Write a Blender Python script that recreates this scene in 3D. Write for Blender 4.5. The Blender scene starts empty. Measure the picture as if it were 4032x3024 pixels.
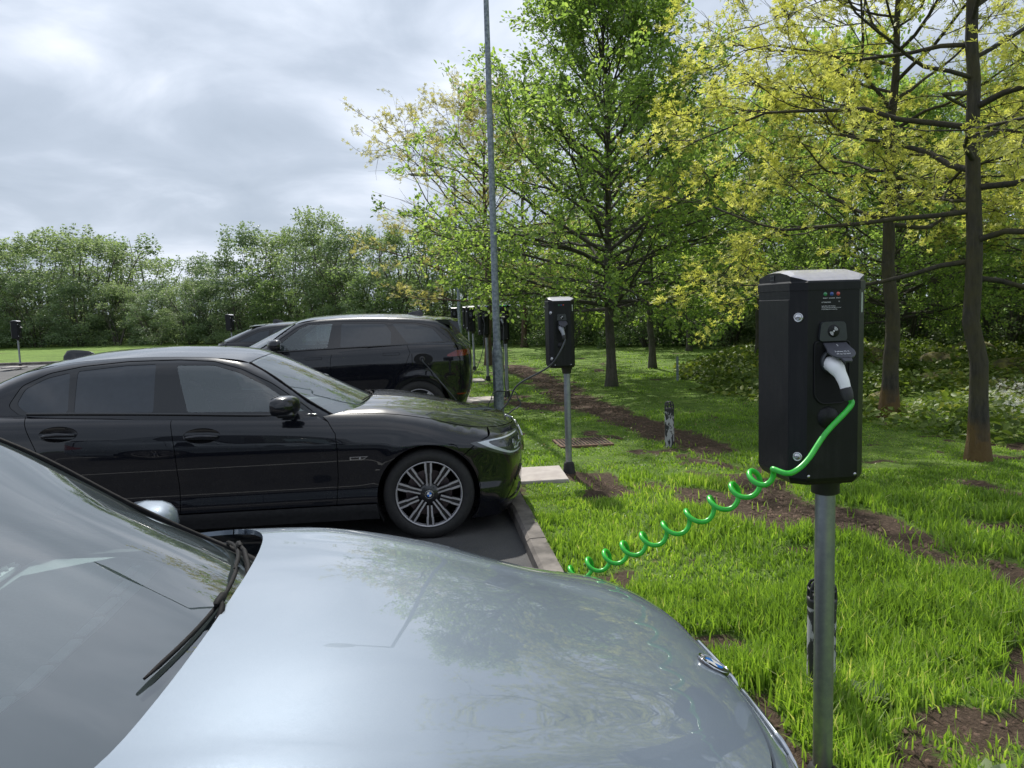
import bpy, math, random
import numpy as np
from mathutils import Vector, Matrix
from mathutils.geometry import delaunay_2d_cdt
rng = np.random.default_rng(7)
random.seed(7)
PI = math.pi
col = bpy.context.scene.collection

# ------------------------------------------------------------------ helpers
def tag(o, label=None, cat=None, group=None, kind=None):
    if label: o['label'] = label
    if cat: o['category'] = cat
    if group: o['group'] = group
    if kind: o['kind'] = kind
    return o

def empty(name, loc, rz=0.0, label=None, cat=None, group=None):
    o = bpy.data.objects.new(name, None)
    o.empty_display_size = 0.1
    o.location = loc
    o.rotation_euler = (0, 0, rz)
    col.objects.link(o)
    return tag(o, label, cat, group)

def copy_tree(o, parent=None):
    c = o.copy()
    col.objects.link(c)
    if parent is not None:
        c.parent = parent
    for ch in list(o.children):
        copy_tree(ch, c)
    return c

def link_mesh(name, me, mat, parent=None):
    o = bpy.data.objects.new(name, me)
    if mat is not None:
        for m in (mat if isinstance(mat, (list, tuple)) else [mat]):
            me.materials.append(m)
    col.objects.link(o)
    if parent is not None:
        o.parent = parent
    return o

def np_mesh(name, verts, quads=None, tris=None, smooth=False, attrs=None):
    me = bpy.data.meshes.new(name)
    verts = np.asarray(verts, dtype=np.float32)
    me.vertices.add(len(verts))
    me.vertices.foreach_set('co', verts.ravel())
    idx, starts, tot = [], [], 0
    if quads is not None and len(quads):
        q = np.asarray(quads, dtype=np.int32); idx.append(q.ravel())
        starts.append(np.arange(len(q)) * 4); tot = len(q) * 4
    if tris is not None and len(tris):
        t = np.asarray(tris, dtype=np.int32); idx.append(t.ravel())
        starts.append(np.arange(len(t)) * 3 + tot)
    idx = np.concatenate(idx); starts = np.concatenate(starts)
    me.loops.add(len(idx)); me.loops.foreach_set('vertex_index', idx)
    me.polygons.add(len(starts)); me.polygons.foreach_set('loop_start', starts.astype(np.int32))
    me.update(calc_edges=True)
    if smooth:
        me.polygons.foreach_set('use_smooth', np.ones(len(starts), dtype=bool))
    for k, v in (attrs or {}).items():
        a = me.attributes.new(k, 'FLOAT', 'POINT')
        a.data.foreach_set('value', np.asarray(v, dtype=np.float32))
    return me

def frames(pts):
    pts = np.asarray(pts, float)
    t = np.gradient(pts, axis=0)
    t /= np.linalg.norm(t, axis=1)[:, None] + 1e-12
    ref = np.array([0, 0, 1.0]) if abs(t[0][2]) < 0.9 else np.array([1.0, 0, 0])
    n = np.cross(t[0], ref); n /= np.linalg.norm(n)
    N, B = [n], [np.cross(t[0], n)]
    for i in range(1, len(pts)):
        n = N[-1] - t[i] * (N[-1] @ t[i])
        n /= np.linalg.norm(n) + 1e-12
        N.append(n); B.append(np.cross(t[i], n))
    return t, np.array(N), np.array(B)

class MB:
    """collects shapes and links them as one mesh object"""
    def __init__(s):
        s.v = []; s.f = []; s.sm = []
    def add(s, vs, fs, smooth=False):
        b = len(s.v)
        s.v += [tuple(map(float, p)) for p in vs]
        s.f += [tuple(b + i for i in f) for f in fs]
        s.sm += [smooth] * len(fs)
        return s
    def box(s, c, d, rz=0.0, bev=0.0, top=1.0, rx=0.0, ry=0.0):
        x, y, z = d[0] / 2, d[1] / 2, d[2] / 2
        M = Matrix.Translation(c) @ Matrix.Rotation(rz, 4, 'Z') @ Matrix.Rotation(ry, 4, 'Y') @ Matrix.Rotation(rx, 4, 'X')
        b = min(bev, x * .9, y * .9, z * .9)
        if b <= 0:
            vs = [(i * x * (top if k > 0 else 1), j * y * (top if k > 0 else 1), k * z) for k in (-1, 1) for j in (-1, 1) for i in (-1, 1)]
            fs = [(0, 2, 3, 1), (4, 5, 7, 6), (0, 1, 5, 4), (2, 6, 7, 3), (0, 4, 6, 2), (1, 3, 7, 5)]
            s.add([M @ Vector(p) for p in vs], fs)
            return s
        # bevelled: four rings of chamfered rectangle
        rings = []
        for zz, ins in ((-z, b), (-z + b, 0), (z - b, 0), (z, b)):
            hx, hy = x - ins, y - ins
            if ins: hx += b * .0; hy += b * .0
            e = b if ins == 0 else b * .3
            rings.append([(hx - e, -hy, zz), (hx, -hy + e, zz), (hx, hy - e, zz), (hx - e, hy, zz), (-hx + e, hy, zz), (-hx, hy - e, zz), (-hx, -hy + e, zz), (-hx + e, -hy, zz)])
        vs = [M @ Vector(p) for r in rings for p in r]
        fs = [tuple(range(7, -1, -1)), tuple(range(24, 32))]
        for k in range(3):
            for i in range(8):
                j = (i + 1) % 8
                fs.append((k * 8 + i, k * 8 + j, k * 8 + 8 + j, k * 8 + 8 + i))
        s.add(vs, fs)
        return s
    def tube(s, pts, r, n=8, caps=True, smooth=True, closed=False):
        pts = np.asarray(pts, float)
        rr = np.full(len(pts), r) if np.isscalar(r) else np.asarray(r, float)
        t, N, B = frames(pts)
        a = np.arange(n) * 2 * PI / n
        vs = (pts[:, None, :] + rr[:, None, None] * (np.cos(a)[None, :, None] * N[:, None, :] + np.sin(a)[None, :, None] * B[:, None, :])).reshape(-1, 3)
        m = len(pts); fs = []
        for i in range(m - 1 + (1 if closed else 0)):
            i2 = (i + 1) % m
            for j in range(n):
                k = (j + 1) % n
                fs.append((i * n + j, i * n + k, i2 * n + k, i2 * n + j))
        s.add(vs, fs, smooth)
        if caps and not closed:
            s.add(vs[:n], [tuple(range(n - 1, -1, -1))]); s.add(vs[-n:], [tuple(range(n))])
        return s
    def lathe(s, prof, n=24, M=None, smooth=True):
        """prof: list of (radius, height) about local Z"""
        M = M or Matrix.Identity(4)
        vs, fs = [], []
        for r, h in prof:
            for j in range(n):
                a = 2 * PI * j / n
                vs.append(M @ Vector((r * math.cos(a), r * math.sin(a), h)))
        for i in range(len(prof) - 1):
            for j in range(n):
                k = (j + 1) % n
                fs.append((i * n + j, i * n + k, (i + 1) * n + k, (i + 1) * n + j))
        s.add(vs, fs, smooth)
        return s
    def prism(s, poly, h, M=None, smooth=False):
        """poly (x,y) list extruded along local z from 0 to h"""
        M = M or Matrix.Identity(4)
        n = len(poly)
        vs = [M @ Vector((x, y, 0)) for x, y in poly] + [M @ Vector((x, y, h)) for x, y in poly]
        fs = [tuple(range(n - 1, -1, -1)), tuple(range(n, 2 * n))]
        s.add(vs, fs)
        s.add(vs, [(i, (i + 1) % n, n + (i + 1) % n, n + i) for i in range(n)], smooth)
        return s
    def build(s, name, mat, parent=None):
        me = bpy.data.meshes.new(name)
        me.from_pydata(s.v, [], s.f)
        me.polygons.foreach_set('use_smooth', s.sm)
        me.update()
        return link_mesh(name, me, mat, parent)

def pchip(pts):
    pts = sorted(pts)
    x = np.array([p[0] for p in pts], float); y = np.array([p[1] for p in pts], float)
    h = np.diff(x); d = np.diff(y) / h
    m = np.zeros(len(x))
    for i in range(1, len(x) - 1):
        if d[i - 1] * d[i] > 0:
            w1, w2 = 2 * h[i] + h[i - 1], h[i] + 2 * h[i - 1]
            m[i] = (w1 + w2) / (w1 / d[i - 1] + w2 / d[i])
    m[0], m[-1] = d[0], d[-1]
    def f(q):
        q = np.asarray(q, float)
        i = np.clip(np.searchsorted(x, q) - 1, 0, len(h) - 1)
        qq = np.clip(q, x[0], x[-1])
        t = (qq - x[i]) / h[i]
        r = (2 * t**3 - 3 * t**2 + 1) * y[i] + (t**3 - 2 * t**2 + t) * h[i] * m[i] + (-2 * t**3 + 3 * t**2) * y[i + 1] + (t**3 - t**2) * h[i] * m[i + 1]
        return r + np.where(q < x[0], (q - x[0]) * m[0], 0) + np.where(q > x[-1], (q - x[-1]) * m[-1], 0)
    return f

def cspline(pts, n):
    """Catmull-Rom through 3-D points, resampled"""
    P = np.asarray(pts, float)
    P = np.vstack([2 * P[0] - P[1], P, 2 * P[-1] - P[-2]])
    out = []
    m = len(P) - 3
    for k in range(n):
        u = k / (n - 1) * m
        i = min(int(u), m - 1); t = u - i
        a, b, c, d = P[i], P[i + 1], P[i + 2], P[i + 3]
        out.append(.5 * (2 * b + (c - a) * t + (2 * a - 5 * b + 4 * c - d) * t * t + (3 * b - a - 3 * c + d) * t**3))
    return np.array(out)

def vnoise(x, y, seed=0):
    xi = np.floor(x).astype(np.int64); yi = np.floor(y).astype(np.int64)
    xf = x - xi; yf = y - yi
    def h(a, b):
        n = (a * 374761393 + b * 668265263 + seed * 974634777) & 0xffffffff
        n = ((n ^ (n >> 13)) * 1274126177) & 0xffffffff
        return ((n ^ (n >> 16)) & 0xffff) / 65535.0
    u = xf * xf * (3 - 2 * xf); v = yf * yf * (3 - 2 * yf)
    return (h(xi, yi) * (1 - u) + h(xi + 1, yi) * u) * (1 - v) + (h(xi, yi + 1) * (1 - u) + h(xi + 1, yi + 1) * u) * v
def fbm(x, y, o=4, seed=0):
    s = 0; a = .5; t = 0
    for k in range(o):
        s = s + a * vnoise(x * 2**k, y * 2**k, seed + k); t += a; a *= .5
    return s / t

def text_mesh(name, body, size, mat, parent, M, depth=0.0003, align='CENTER'):
    cu = bpy.data.curves.new(name, 'FONT')
    cu.body = body; cu.size = size; cu.extrude = depth
    cu.align_x = align; cu.align_y = 'CENTER'; cu.resolution_u = 2
    t = bpy.data.objects.new(name + '_tmp', cu)
    col.objects.link(t)
    dg = bpy.context.evaluated_depsgraph_get(); dg.update()
    me = bpy.data.meshes.new_from_object(t.evaluated_get(dg))
    bpy.data.objects.remove(t, do_unlink=True)
    me.name = name
    me.transform(M)
    me.materials.clear()
    return link_mesh(name, me, mat, parent)

# ------------------------------------------------------------------ materials
def mat_new(name):
    m = bpy.data.materials.new(name); m.use_nodes = True
    nt = m.node_tree; nt.nodes.clear()
    out = nt.nodes.new('ShaderNodeOutputMaterial')
    return m, nt, out
def N(nt, kind, **kw):
    n = nt.nodes.new('ShaderNode' + kind)
    for k, v in kw.items():
        if hasattr(n, k): setattr(n, k, v)
    return n
def setin(n, **kw):
    for k, v in kw.items():
        n.inputs[k.replace('_', ' ')].default_value = v
def ramp(nt, fac, stops):
    r = nt.nodes.new('ShaderNodeValToRGB')
    e = r.color_ramp.elements
    while len(e) < len(stops): e.new(.5)
    for i, (p, c) in enumerate(stops):
        e[i].position = p
        e[i].color = (c, c, c, 1) if np.isscalar(c) else (*c, 1)
    nt.links.new(fac, r.inputs[0])
    return r.outputs[0]
def noise_tex(nt, scale, detail=4, rough=.55, vec=None, dist=0.0):
    n = nt.nodes.new('ShaderNodeTexNoise')
    n.inputs['Scale'].default_value = scale; n.inputs['Detail'].default_value = detail
    n.inputs['Roughness'].default_value = rough; n.inputs['Distortion'].default_value = dist
    if vec is not None: nt.links.new(vec, n.inputs['Vector'])
    return n
def coords(nt, kind='Object'):
    return nt.nodes.new('ShaderNodeTexCoord').outputs[kind]
def add_bump(nt, bsdf, height, strength, dist=.01):
    b = nt.nodes.new('ShaderNodeBump')
    b.inputs['Strength'].default_value = strength; b.inputs['Distance'].default_value = dist
    nt.links.new(height, b.inputs['Height']); nt.links.new(b.outputs[0], bsdf.inputs['Normal'])

def simple(name, c1, c2=None, rough=.5, metal=0.0, scale=20, bump=0.0, bdist=.005, coat=0.0, coat_rough=.03, spec=.5, rough2=None, stops=(.35, .65)):
    m, nt, out = mat_new(name)
    b = nt.nodes.new('ShaderNodeBsdfPrincipled')
    tc = coords(nt)
    n = noise_tex(nt, scale, 5, .6, tc)
    cc = ramp(nt, n.outputs[0], [(stops[0], c1), (stops[1], c2 or tuple(x * .85 for x in c1))])
    nt.links.new(cc, b.inputs['Base Color'])
    b.inputs['Metallic'].default_value = metal
    b.inputs['Specular IOR Level'].default_value = spec
    b.inputs['Coat Weight'].default_value = coat; b.inputs['Coat Roughness'].default_value = coat_rough
    if rough2 is not None:
        nt.links.new(ramp(nt, n.outputs[0], [(.3, rough), (.7, rough2)]), b.inputs['Roughness'])
    else:
        b.inputs['Roughness'].default_value = rough
    if bump: add_bump(nt, b, n.outputs[0], bump, bdist)
    nt.links.new(b.outputs[0], out.inputs[0])
    return m

M_ = {}
def paint(name, base, metal, rough, flake=0.0, coat=1.0, dirt=(.25, .23, .2), ior=1.5):
    m, nt, out = mat_new(name)
    b = nt.nodes.new('ShaderNodeBsdfPrincipled'); tc = coords(nt)
    n = noise_tex(nt, 2.2, 3, .5, tc)
    d = noise_tex(nt, 9, 8, .7, tc)
    mx = nt.nodes.new('ShaderNodeMixRGB')
    mx.inputs[1].default_value = (*base, 1); mx.inputs[2].default_value = (*dirt, 1)
    nt.links.new(ramp(nt, d.outputs[0], [(.5, 0.0), (.8, .018)]), mx.inputs[0])
    fl = noise_tex(nt, 900, 2, .8, tc)
    nt.links.new(ramp(nt, fl.outputs[0], [(.3, rough - .12), (.7, rough + .12)]), b.inputs['Roughness'])
    nt.links.new(mx.outputs[0], b.inputs['Base Color'])
    b.inputs['Metallic'].default_value = metal; b.inputs['Roughness'].default_value = rough; b.inputs['Specular IOR Level'].default_value = .1
    b.inputs['Coat Weight'].default_value = coat; nt.links.new(ramp(nt, d.outputs[0], [(.4, .004), (.75, .03)]), b.inputs['Coat Roughness']); b.inputs['Coat IOR'].default_value = ior
    bp = nt.nodes.new('ShaderNodeBump'); bp.inputs['Strength'].default_value = .10; bp.inputs['Distance'].default_value = .004
    nt.links.new(n.outputs[0], bp.inputs['Height'])
    nt.links.new(bp.outputs[0], b.inputs['Coat Normal'])
    nt.links.new(b.outputs[0], out.inputs[0])
    return m
M_['black_paint'] = paint('black_paint', (.004, .0048, .0085), .0, .3, ior=1.52)
M_['navy_paint'] = paint('dark_paint', (.006, .007, .011), .0, .3)
M_['blue_paint'] = paint('silver_blue_paint', (.145, .178, .222), .38, .52, ior=1.8)
M_['trim'] = simple('gloss_black_trim', (.006, .006, .007), rough=.12, coat=.5)
M_['plastic'] = simple('black_plastic', (.018, .018, .02), (.03, .03, .032), rough=.45, scale=40, rough2=.6)
M_['matte'] = simple('matte_black_plastic', (.008, .008, .009), (.014, .014, .015), rough=.75, scale=60, spec=.12)
M_['rubber'] = simple('rubber', (.012, .012, .013), (.022, .021, .02), rough=.75, scale=30, bump=.2)
M_['chrome'] = simple('chrome', (.6, .62, .64), rough=.12, metal=1.0)
M_['alloy'] = simple('machined_alloy', (.50, .49, .51), (.42, .41, .43), rough=.38, metal=.55, scale=60)
M_['rimdark'] = simple('rim_black', (.012, .012, .014), rough=.25, coat=.5)
M_['disc'] = simple('brake_disc', (.14, .11, .12), (.09, .07, .075), rough=.45, metal=.7, scale=12)
M_['dark'] = simple('underbody_black', (.004, .004, .005), rough=.9)
M_['interior'] = simple('interior_grey', (.045, .05, .052), (.06, .065, .066), rough=.7, scale=80, bump=.1)
M_['dash'] = simple('dashboard_grey', (.36, .42, .42), (.42, .48, .48), rough=.6, scale=120, bump=.1)
M_['dash_light'] = simple('dashboard_trim', (.80, .86, .86), (.74, .80, .80), rough=.35)
M_['redlamp'] = simple('red_lamp', (.20, .008, .008), (.10, .004, .004), rough=.08, coat=1)
M_['white'] = simple('white_plastic', (.86, .86, .87), (.82, .82, .83), rough=.3)
M_['lampinner'] = simple('lamp_inner', (.5, .52, .55), rough=.2, metal=.8)
M_['lampglass'] = simple('lamp_glass_dark', (.03, .034, .04), (.06, .065, .07), rough=.05, coat=1.0, scale=8)
M_['drl'] = simple('lamp_light_guide', (.62, .66, .7), rough=.15, coat=1)
M_['emblem_blue'] = simple('emblem_blue', (.01, .16, .6), rough=.2, coat=1)
M_['emblem_black'] = simple('emblem_black', (.01, .01, .012), rough=.2, coat=1)
M_['emblem_white'] = simple('emblem_white', (.8, .8, .82), rough=.2, coat=1)

def glass(name, tint, ior=1.5, haze=0.0, dark=0.0):
    m, nt, out = mat_new(name)
    tr = N(nt, 'BsdfTransparent'); tr.inputs[0].default_value = (*tint, 1)
    gl = N(nt, 'BsdfGlossy'); gl.inputs['Roughness'].default_value = .0; gl.inputs[0].default_value = (1, 1, 1, 1)
    df = N(nt, 'BsdfDiffuse'); df.inputs[0].default_value = (.25, .32, .33, 1)
    fr = N(nt, 'Fresnel'); fr.inputs['IOR'].default_value = ior
    mh = N(nt, 'MixShader'); mh.inputs[0].default_value = haze
    nt.links.new(tr.outputs[0], mh.inputs[1]); nt.links.new(df.outputs[0], mh.inputs[2])
    n = noise_tex(nt, 14, 6, .7, coords(nt))
    nt.links.new(ramp(nt, n.outputs[0], [(.45, haze), (.75, haze + .03)]), mh.inputs[0])
    mx = N(nt, 'MixShader')
    nt.links.new(fr.outputs[0], mx.inputs[0]); nt.links.new(mh.outputs[0], mx.inputs[1]); nt.links.new(gl.outputs[0], mx.inputs[2])
    nt.links.new(mx.outputs[0], out.inputs[0])
    return m
M_['glass'] = glass('windscreen_glass', (.86, .95, .93), 2.9, .13)
M_['glass_side'] = glass('side_glass', (.62, .72, .73), 1.9, .16)
M_['privacy'] = simple('privacy_glass', (.034, .041, .051), rough=.02, spec=.7)
M_['frit'] = simple('glass_frit', (.008, .008, .009), rough=.5)

# ------------------------------------------------------------------ car surfaces
def smax(a, b, r):
    h = np.maximum(r - np.abs(a - b), 0) / r
    return np.maximum(a, b) + h * h * r * .25

class Surf:
    def __init__(s, f, polar=(0.0,)):
        s.f = f
    def val(s, P):
        return s.f(P[:, 0], P[:, 1], P[:, 2])
    def solve(s, kind, a, b, side=1, x0=0.0):
        a = np.asarray(a, float); b = np.asarray(b, float)
        lo = np.zeros_like(a); hi = np.full_like(a, 1.6)
        def pt(t):
            if kind == 'side': return np.stack([a, side * t, b], 1)
            if kind == 'top': return np.stack([a, b, t * 1.3 + .45], 1)
            if kind == 'polar':
                return np.stack([x0[0] + x0[1] * t * np.cos(a), side * t * np.sin(a), b], 1)
        for _ in range(34):
            mid = (lo + hi) / 2
            ins = s.val(pt(mid)) < 0
            lo = np.where(ins, mid, lo); hi = np.where(ins, hi, mid)
        return pt(lo)
    def normal(s, P):
        e = 1.5e-3; g = []
        for k in range(3):
            d = np.zeros(3); d[k] = e
            g.append(s.val(P + d) - s.val(P - d))
        g = np.stack(g, 1)
        return g / (np.linalg.norm(g, axis=1)[:, None] + 1e-12)

def in_poly(px, py, poly):
    inside = np.zeros(px.shape, bool)
    n = len(poly)
    for i in range(n):
        x1, y1 = poly[i]; x2, y2 = poly[(i + 1) % n]
        if y1 == y2: continue
        c = ((y1 > py) != (y2 > py)) & (px < (x2 - x1) * (py - y1) / (y2 - y1) + x1)
        inside ^= c
    return inside
def resample(poly, sp):
    out = []
    n = len(poly)
    for i in range(n):
        a = np.array(poly[i], float); b = np.array(poly[(i + 1) % n], float)
        L = np.linalg.norm(b - a); k = max(1, int(math.ceil(L / sp)))
        for j in range(k): out.append(a + (b - a) * j / k)
    return np.array(out)
def area(p):
    x, y = p[:, 0], p[:, 1]
    return .5 * np.sum(x * np.roll(y, -1) - y * np.roll(x, -1))
def inset(p, g):
    if g == 0: return p
    s = 1 if area(p) > 0 else -1
    d1 = p - np.roll(p, 1, 0); d2 = np.roll(p, -1, 0) - p
    n1 = np.stack([-d1[:, 1], d1[:, 0]], 1); n2 = np.stack([-d2[:, 1], d2[:, 0]], 1)
    n1 /= np.linalg.norm(n1, axis=1)[:, None] + 1e-9; n2 /= np.linalg.norm(n2, axis=1)[:, None] + 1e-9
    n = n1 + n2; n /= np.maximum(np.linalg.norm(n, axis=1)[:, None], .7)
    return p + s * g * n
def smooth_closed(pts, n=8):
    """rounded closed outline through the points (Catmull-Rom)"""
    P = np.asarray(pts, float); m = len(P); out = []
    for i in range(m):
        a, b, c, d = P[i - 1], P[i], P[(i + 1) % m], P[(i + 2) % m]
        for k in range(n):
            t = k / n
            out.append(.5 * (2 * b + (c - a) * t + (2 * a - 5 * b + 4 * c - d) * t * t + (3 * b - a - 3 * c + d) * t**3))
    return [tuple(q) for q in out]
def round_poly(pts, r, n=4):
    """straight outline with rounded corners"""
    P = np.asarray(pts, float); m = len(P); out = []
    for i in range(m):
        a, b, c = P[i - 1], P[i], P[(i + 1) % m]
        la, lc = np.linalg.norm(a - b), np.linalg.norm(c - b)
        q = min(r, la * .45, lc * .45)
        p0 = b + (a - b) / la * q; p1 = b + (c - b) / lc * q
        for k in range(n + 1):
            t = k / n
            out.append(tuple((1 - t)**2 * p0 + 2 * t * (1 - t) * b + t * t * p1))
    return out

def to_param(kind, P, x0=0.0):
    P = np.atleast_2d(P)
    if kind == 'side': return np.stack([P[:, 0], P[:, 2]], 1)
    if kind == 'top': return P[:, :2].copy()
    return np.stack([np.arctan2(np.abs(P[:, 1]) if False else P[:, 1], (P[:, 0] - x0[0]) * x0[1]) * 0.8, P[:, 2]], 1)

def panel(S, name, kind, outline, mat, parent, side=1, off=0.0, gap=.0025, sp=.03, holes=(), x0=(0.0, 1), flange=.014, esp=None, keep=None):
    """a sheet of the car's skin bounded by an outline given in the parameter plane"""
    esp = esp or sp * .6
    loops = [inset(resample(outline, esp), gap)] + [inset(resample(h, esp), -gap) for h in holes]
    o = loops[0]
    xs = np.arange(o[:, 0].min(), o[:, 0].max(), sp); ys = np.arange(o[:, 1].min(), o[:, 1].max(), sp)
    gx, gy = np.meshgrid(xs, ys); gx[1::2] += sp / 2
    gx, gy = gx.ravel(), gy.ravel()
    ok = in_poly(gx, gy, o)
    for h in loops[1:]: ok &= ~in_poly(gx, gy, h)
    G = np.stack([gx, gy], 1)[ok]
    allb = np.vstack(loops)
    if len(G):
        keepm = np.ones(len(G), bool)
        for k in range(0, len(allb), 64):
            d = np.linalg.norm(G[:, None] - allb[None, k:k + 64], axis=2).min(1)
            keepm &= d > sp * .45
        G = G[keepm]
    pts = np.vstack([allb, G])
    edges = []; b = 0
    for l in loops:
        n = len(l); edges += [(b + i, b + (i + 1) % n) for i in range(n)]; b += n
    r = delaunay_2d_cdt([Vector(p) for p in pts], edges, [], 0, 1e-6)
    V = np.array([tuple(v) for v in r[0]]); F = [f for f in r[2] if len(f) == 3]
    F = np.array(F)
    cen = V[F].mean(1)
    ok = in_poly(cen[:, 0], cen[:, 1], o)
    for h in loops[1:]: ok &= ~in_poly(cen[:, 0], cen[:, 1], h)
    F = F[ok]
    # orient
    if kind == 'polar':
        P = S.solve('polar', V[:, 0] / .8, V[:, 1], side, x0)
    else:
        P = S.solve(kind, V[:, 0], V[:, 1], side)
    Nn = S.normal(P)
    P = P + Nn * off
    fn = np.cross(P[F[:, 1]] - P[F[:, 0]], P[F[:, 2]] - P[F[:, 0]])
    flip = np.einsum('ij,ij->i', fn, Nn[F].mean(1)) < 0
    F[flip] = F[flip][:, ::-1]
    nv = len(P)
    verts = P; norms = Nn; faces = [tuple(f) for f in F]
    if flange:
        he = {}
        for f in F:
            for i in range(3): he[(f[i], f[(i + 1) % 3])] = 1
        bnd = [(a, c) for (a, c) in he if (c, a) not in he]
        bi = sorted({a for e in bnd for a in e}); ix = {v: k for k, v in enumerate(bi)}
        bi = np.array(bi)
        outer = P[bi]; inner = P[bi] - Nn[bi] * flange
        verts = np.vstack([P, outer, inner])
        faces += [(nv + ix[c], nv + ix[a], nv + len(bi) + ix[a], nv + len(bi) + ix[c]) for a, c in bnd]
    me = bpy.data.meshes.new(name)
    me.from_pydata(verts.tolist(), [], [tuple(int(i) for i in f) for f in faces])
    me.polygons.foreach_set('use_smooth', [True] * len(faces))
    me.update()
    ln = []
    nF = len(F)
    for p in me.polygons:
        if p.index < nF:
            for li in p.vertices: ln.append(tuple(norms[li]))
        else:
            n = tuple(p.normal)
            for li in p.vertices: ln.append(n)
    me.normals_split_custom_set(ln)
    return link_mesh(name, me, mat, parent)

def arc_pts(cx, cz, r, a0, a1, n=16):
    return [(cx + r * math.cos(a0 + (a1 - a0) * i / n), cz + r * math.sin(a0 + (a1 - a0) * i / n)) for i in range(n + 1)]

def roundel(parent, M, R=.041, name='emblem'):
    """round badge: black ring with letters, blue and white quarters"""
    b = MB(); b.lathe([(0, .004), (R * .93, .004), (R, .0025), (R, -.004)], 32, M); ring = b.build(name, M_['emblem_black'], parent)
    b = MB(); b.lathe([(R, .001), (R * 1.0, .0042), (R * .94, .0046), (R * .93, .0038)], 32, M); b.build('emblem_rim', M_['chrome'], ring)
    for q in range(4):
        pts = [(0, 0)] + [(R * .56 * math.cos(q * PI / 2 + a * PI / 16), R * .56 * math.sin(q * PI / 2 + a * PI / 16)) for a in range(9)]
        b = MB(); b.prism(pts, .0012, M @ Matrix.Translation((0, 0, .0035)))
        b.build('emblem_quarter', M_['emblem_blue'] if q % 2 == 0 else M_['emblem_white'], ring)
    for ch, an in (('B', 125), ('M', 90), ('W', 55)):
        a = math.radians(an)
        text_mesh('emblem_letter', ch, R * .36, M_['emblem_white'], ring, M @ Matrix.Translation((R * .74 * math.cos(a), R * .74 * math.sin(a), .0045)) @ Matrix.Rotation(a - PI / 2, 4, 'Z'), .0002)
    return ring

def frame_at(P, n, xdir):
    n = Vector(n).normalized(); x = Vector(xdir); x = (x - n * x.dot(n)).normalized(); y = n.cross(x)
    return Matrix(((x.x, y.x, n.x, P[0]), (x.y, y.y, n.y, P[1]), (x.z, y.z, n.z, P[2]), (0, 0, 0, 1)))

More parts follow.
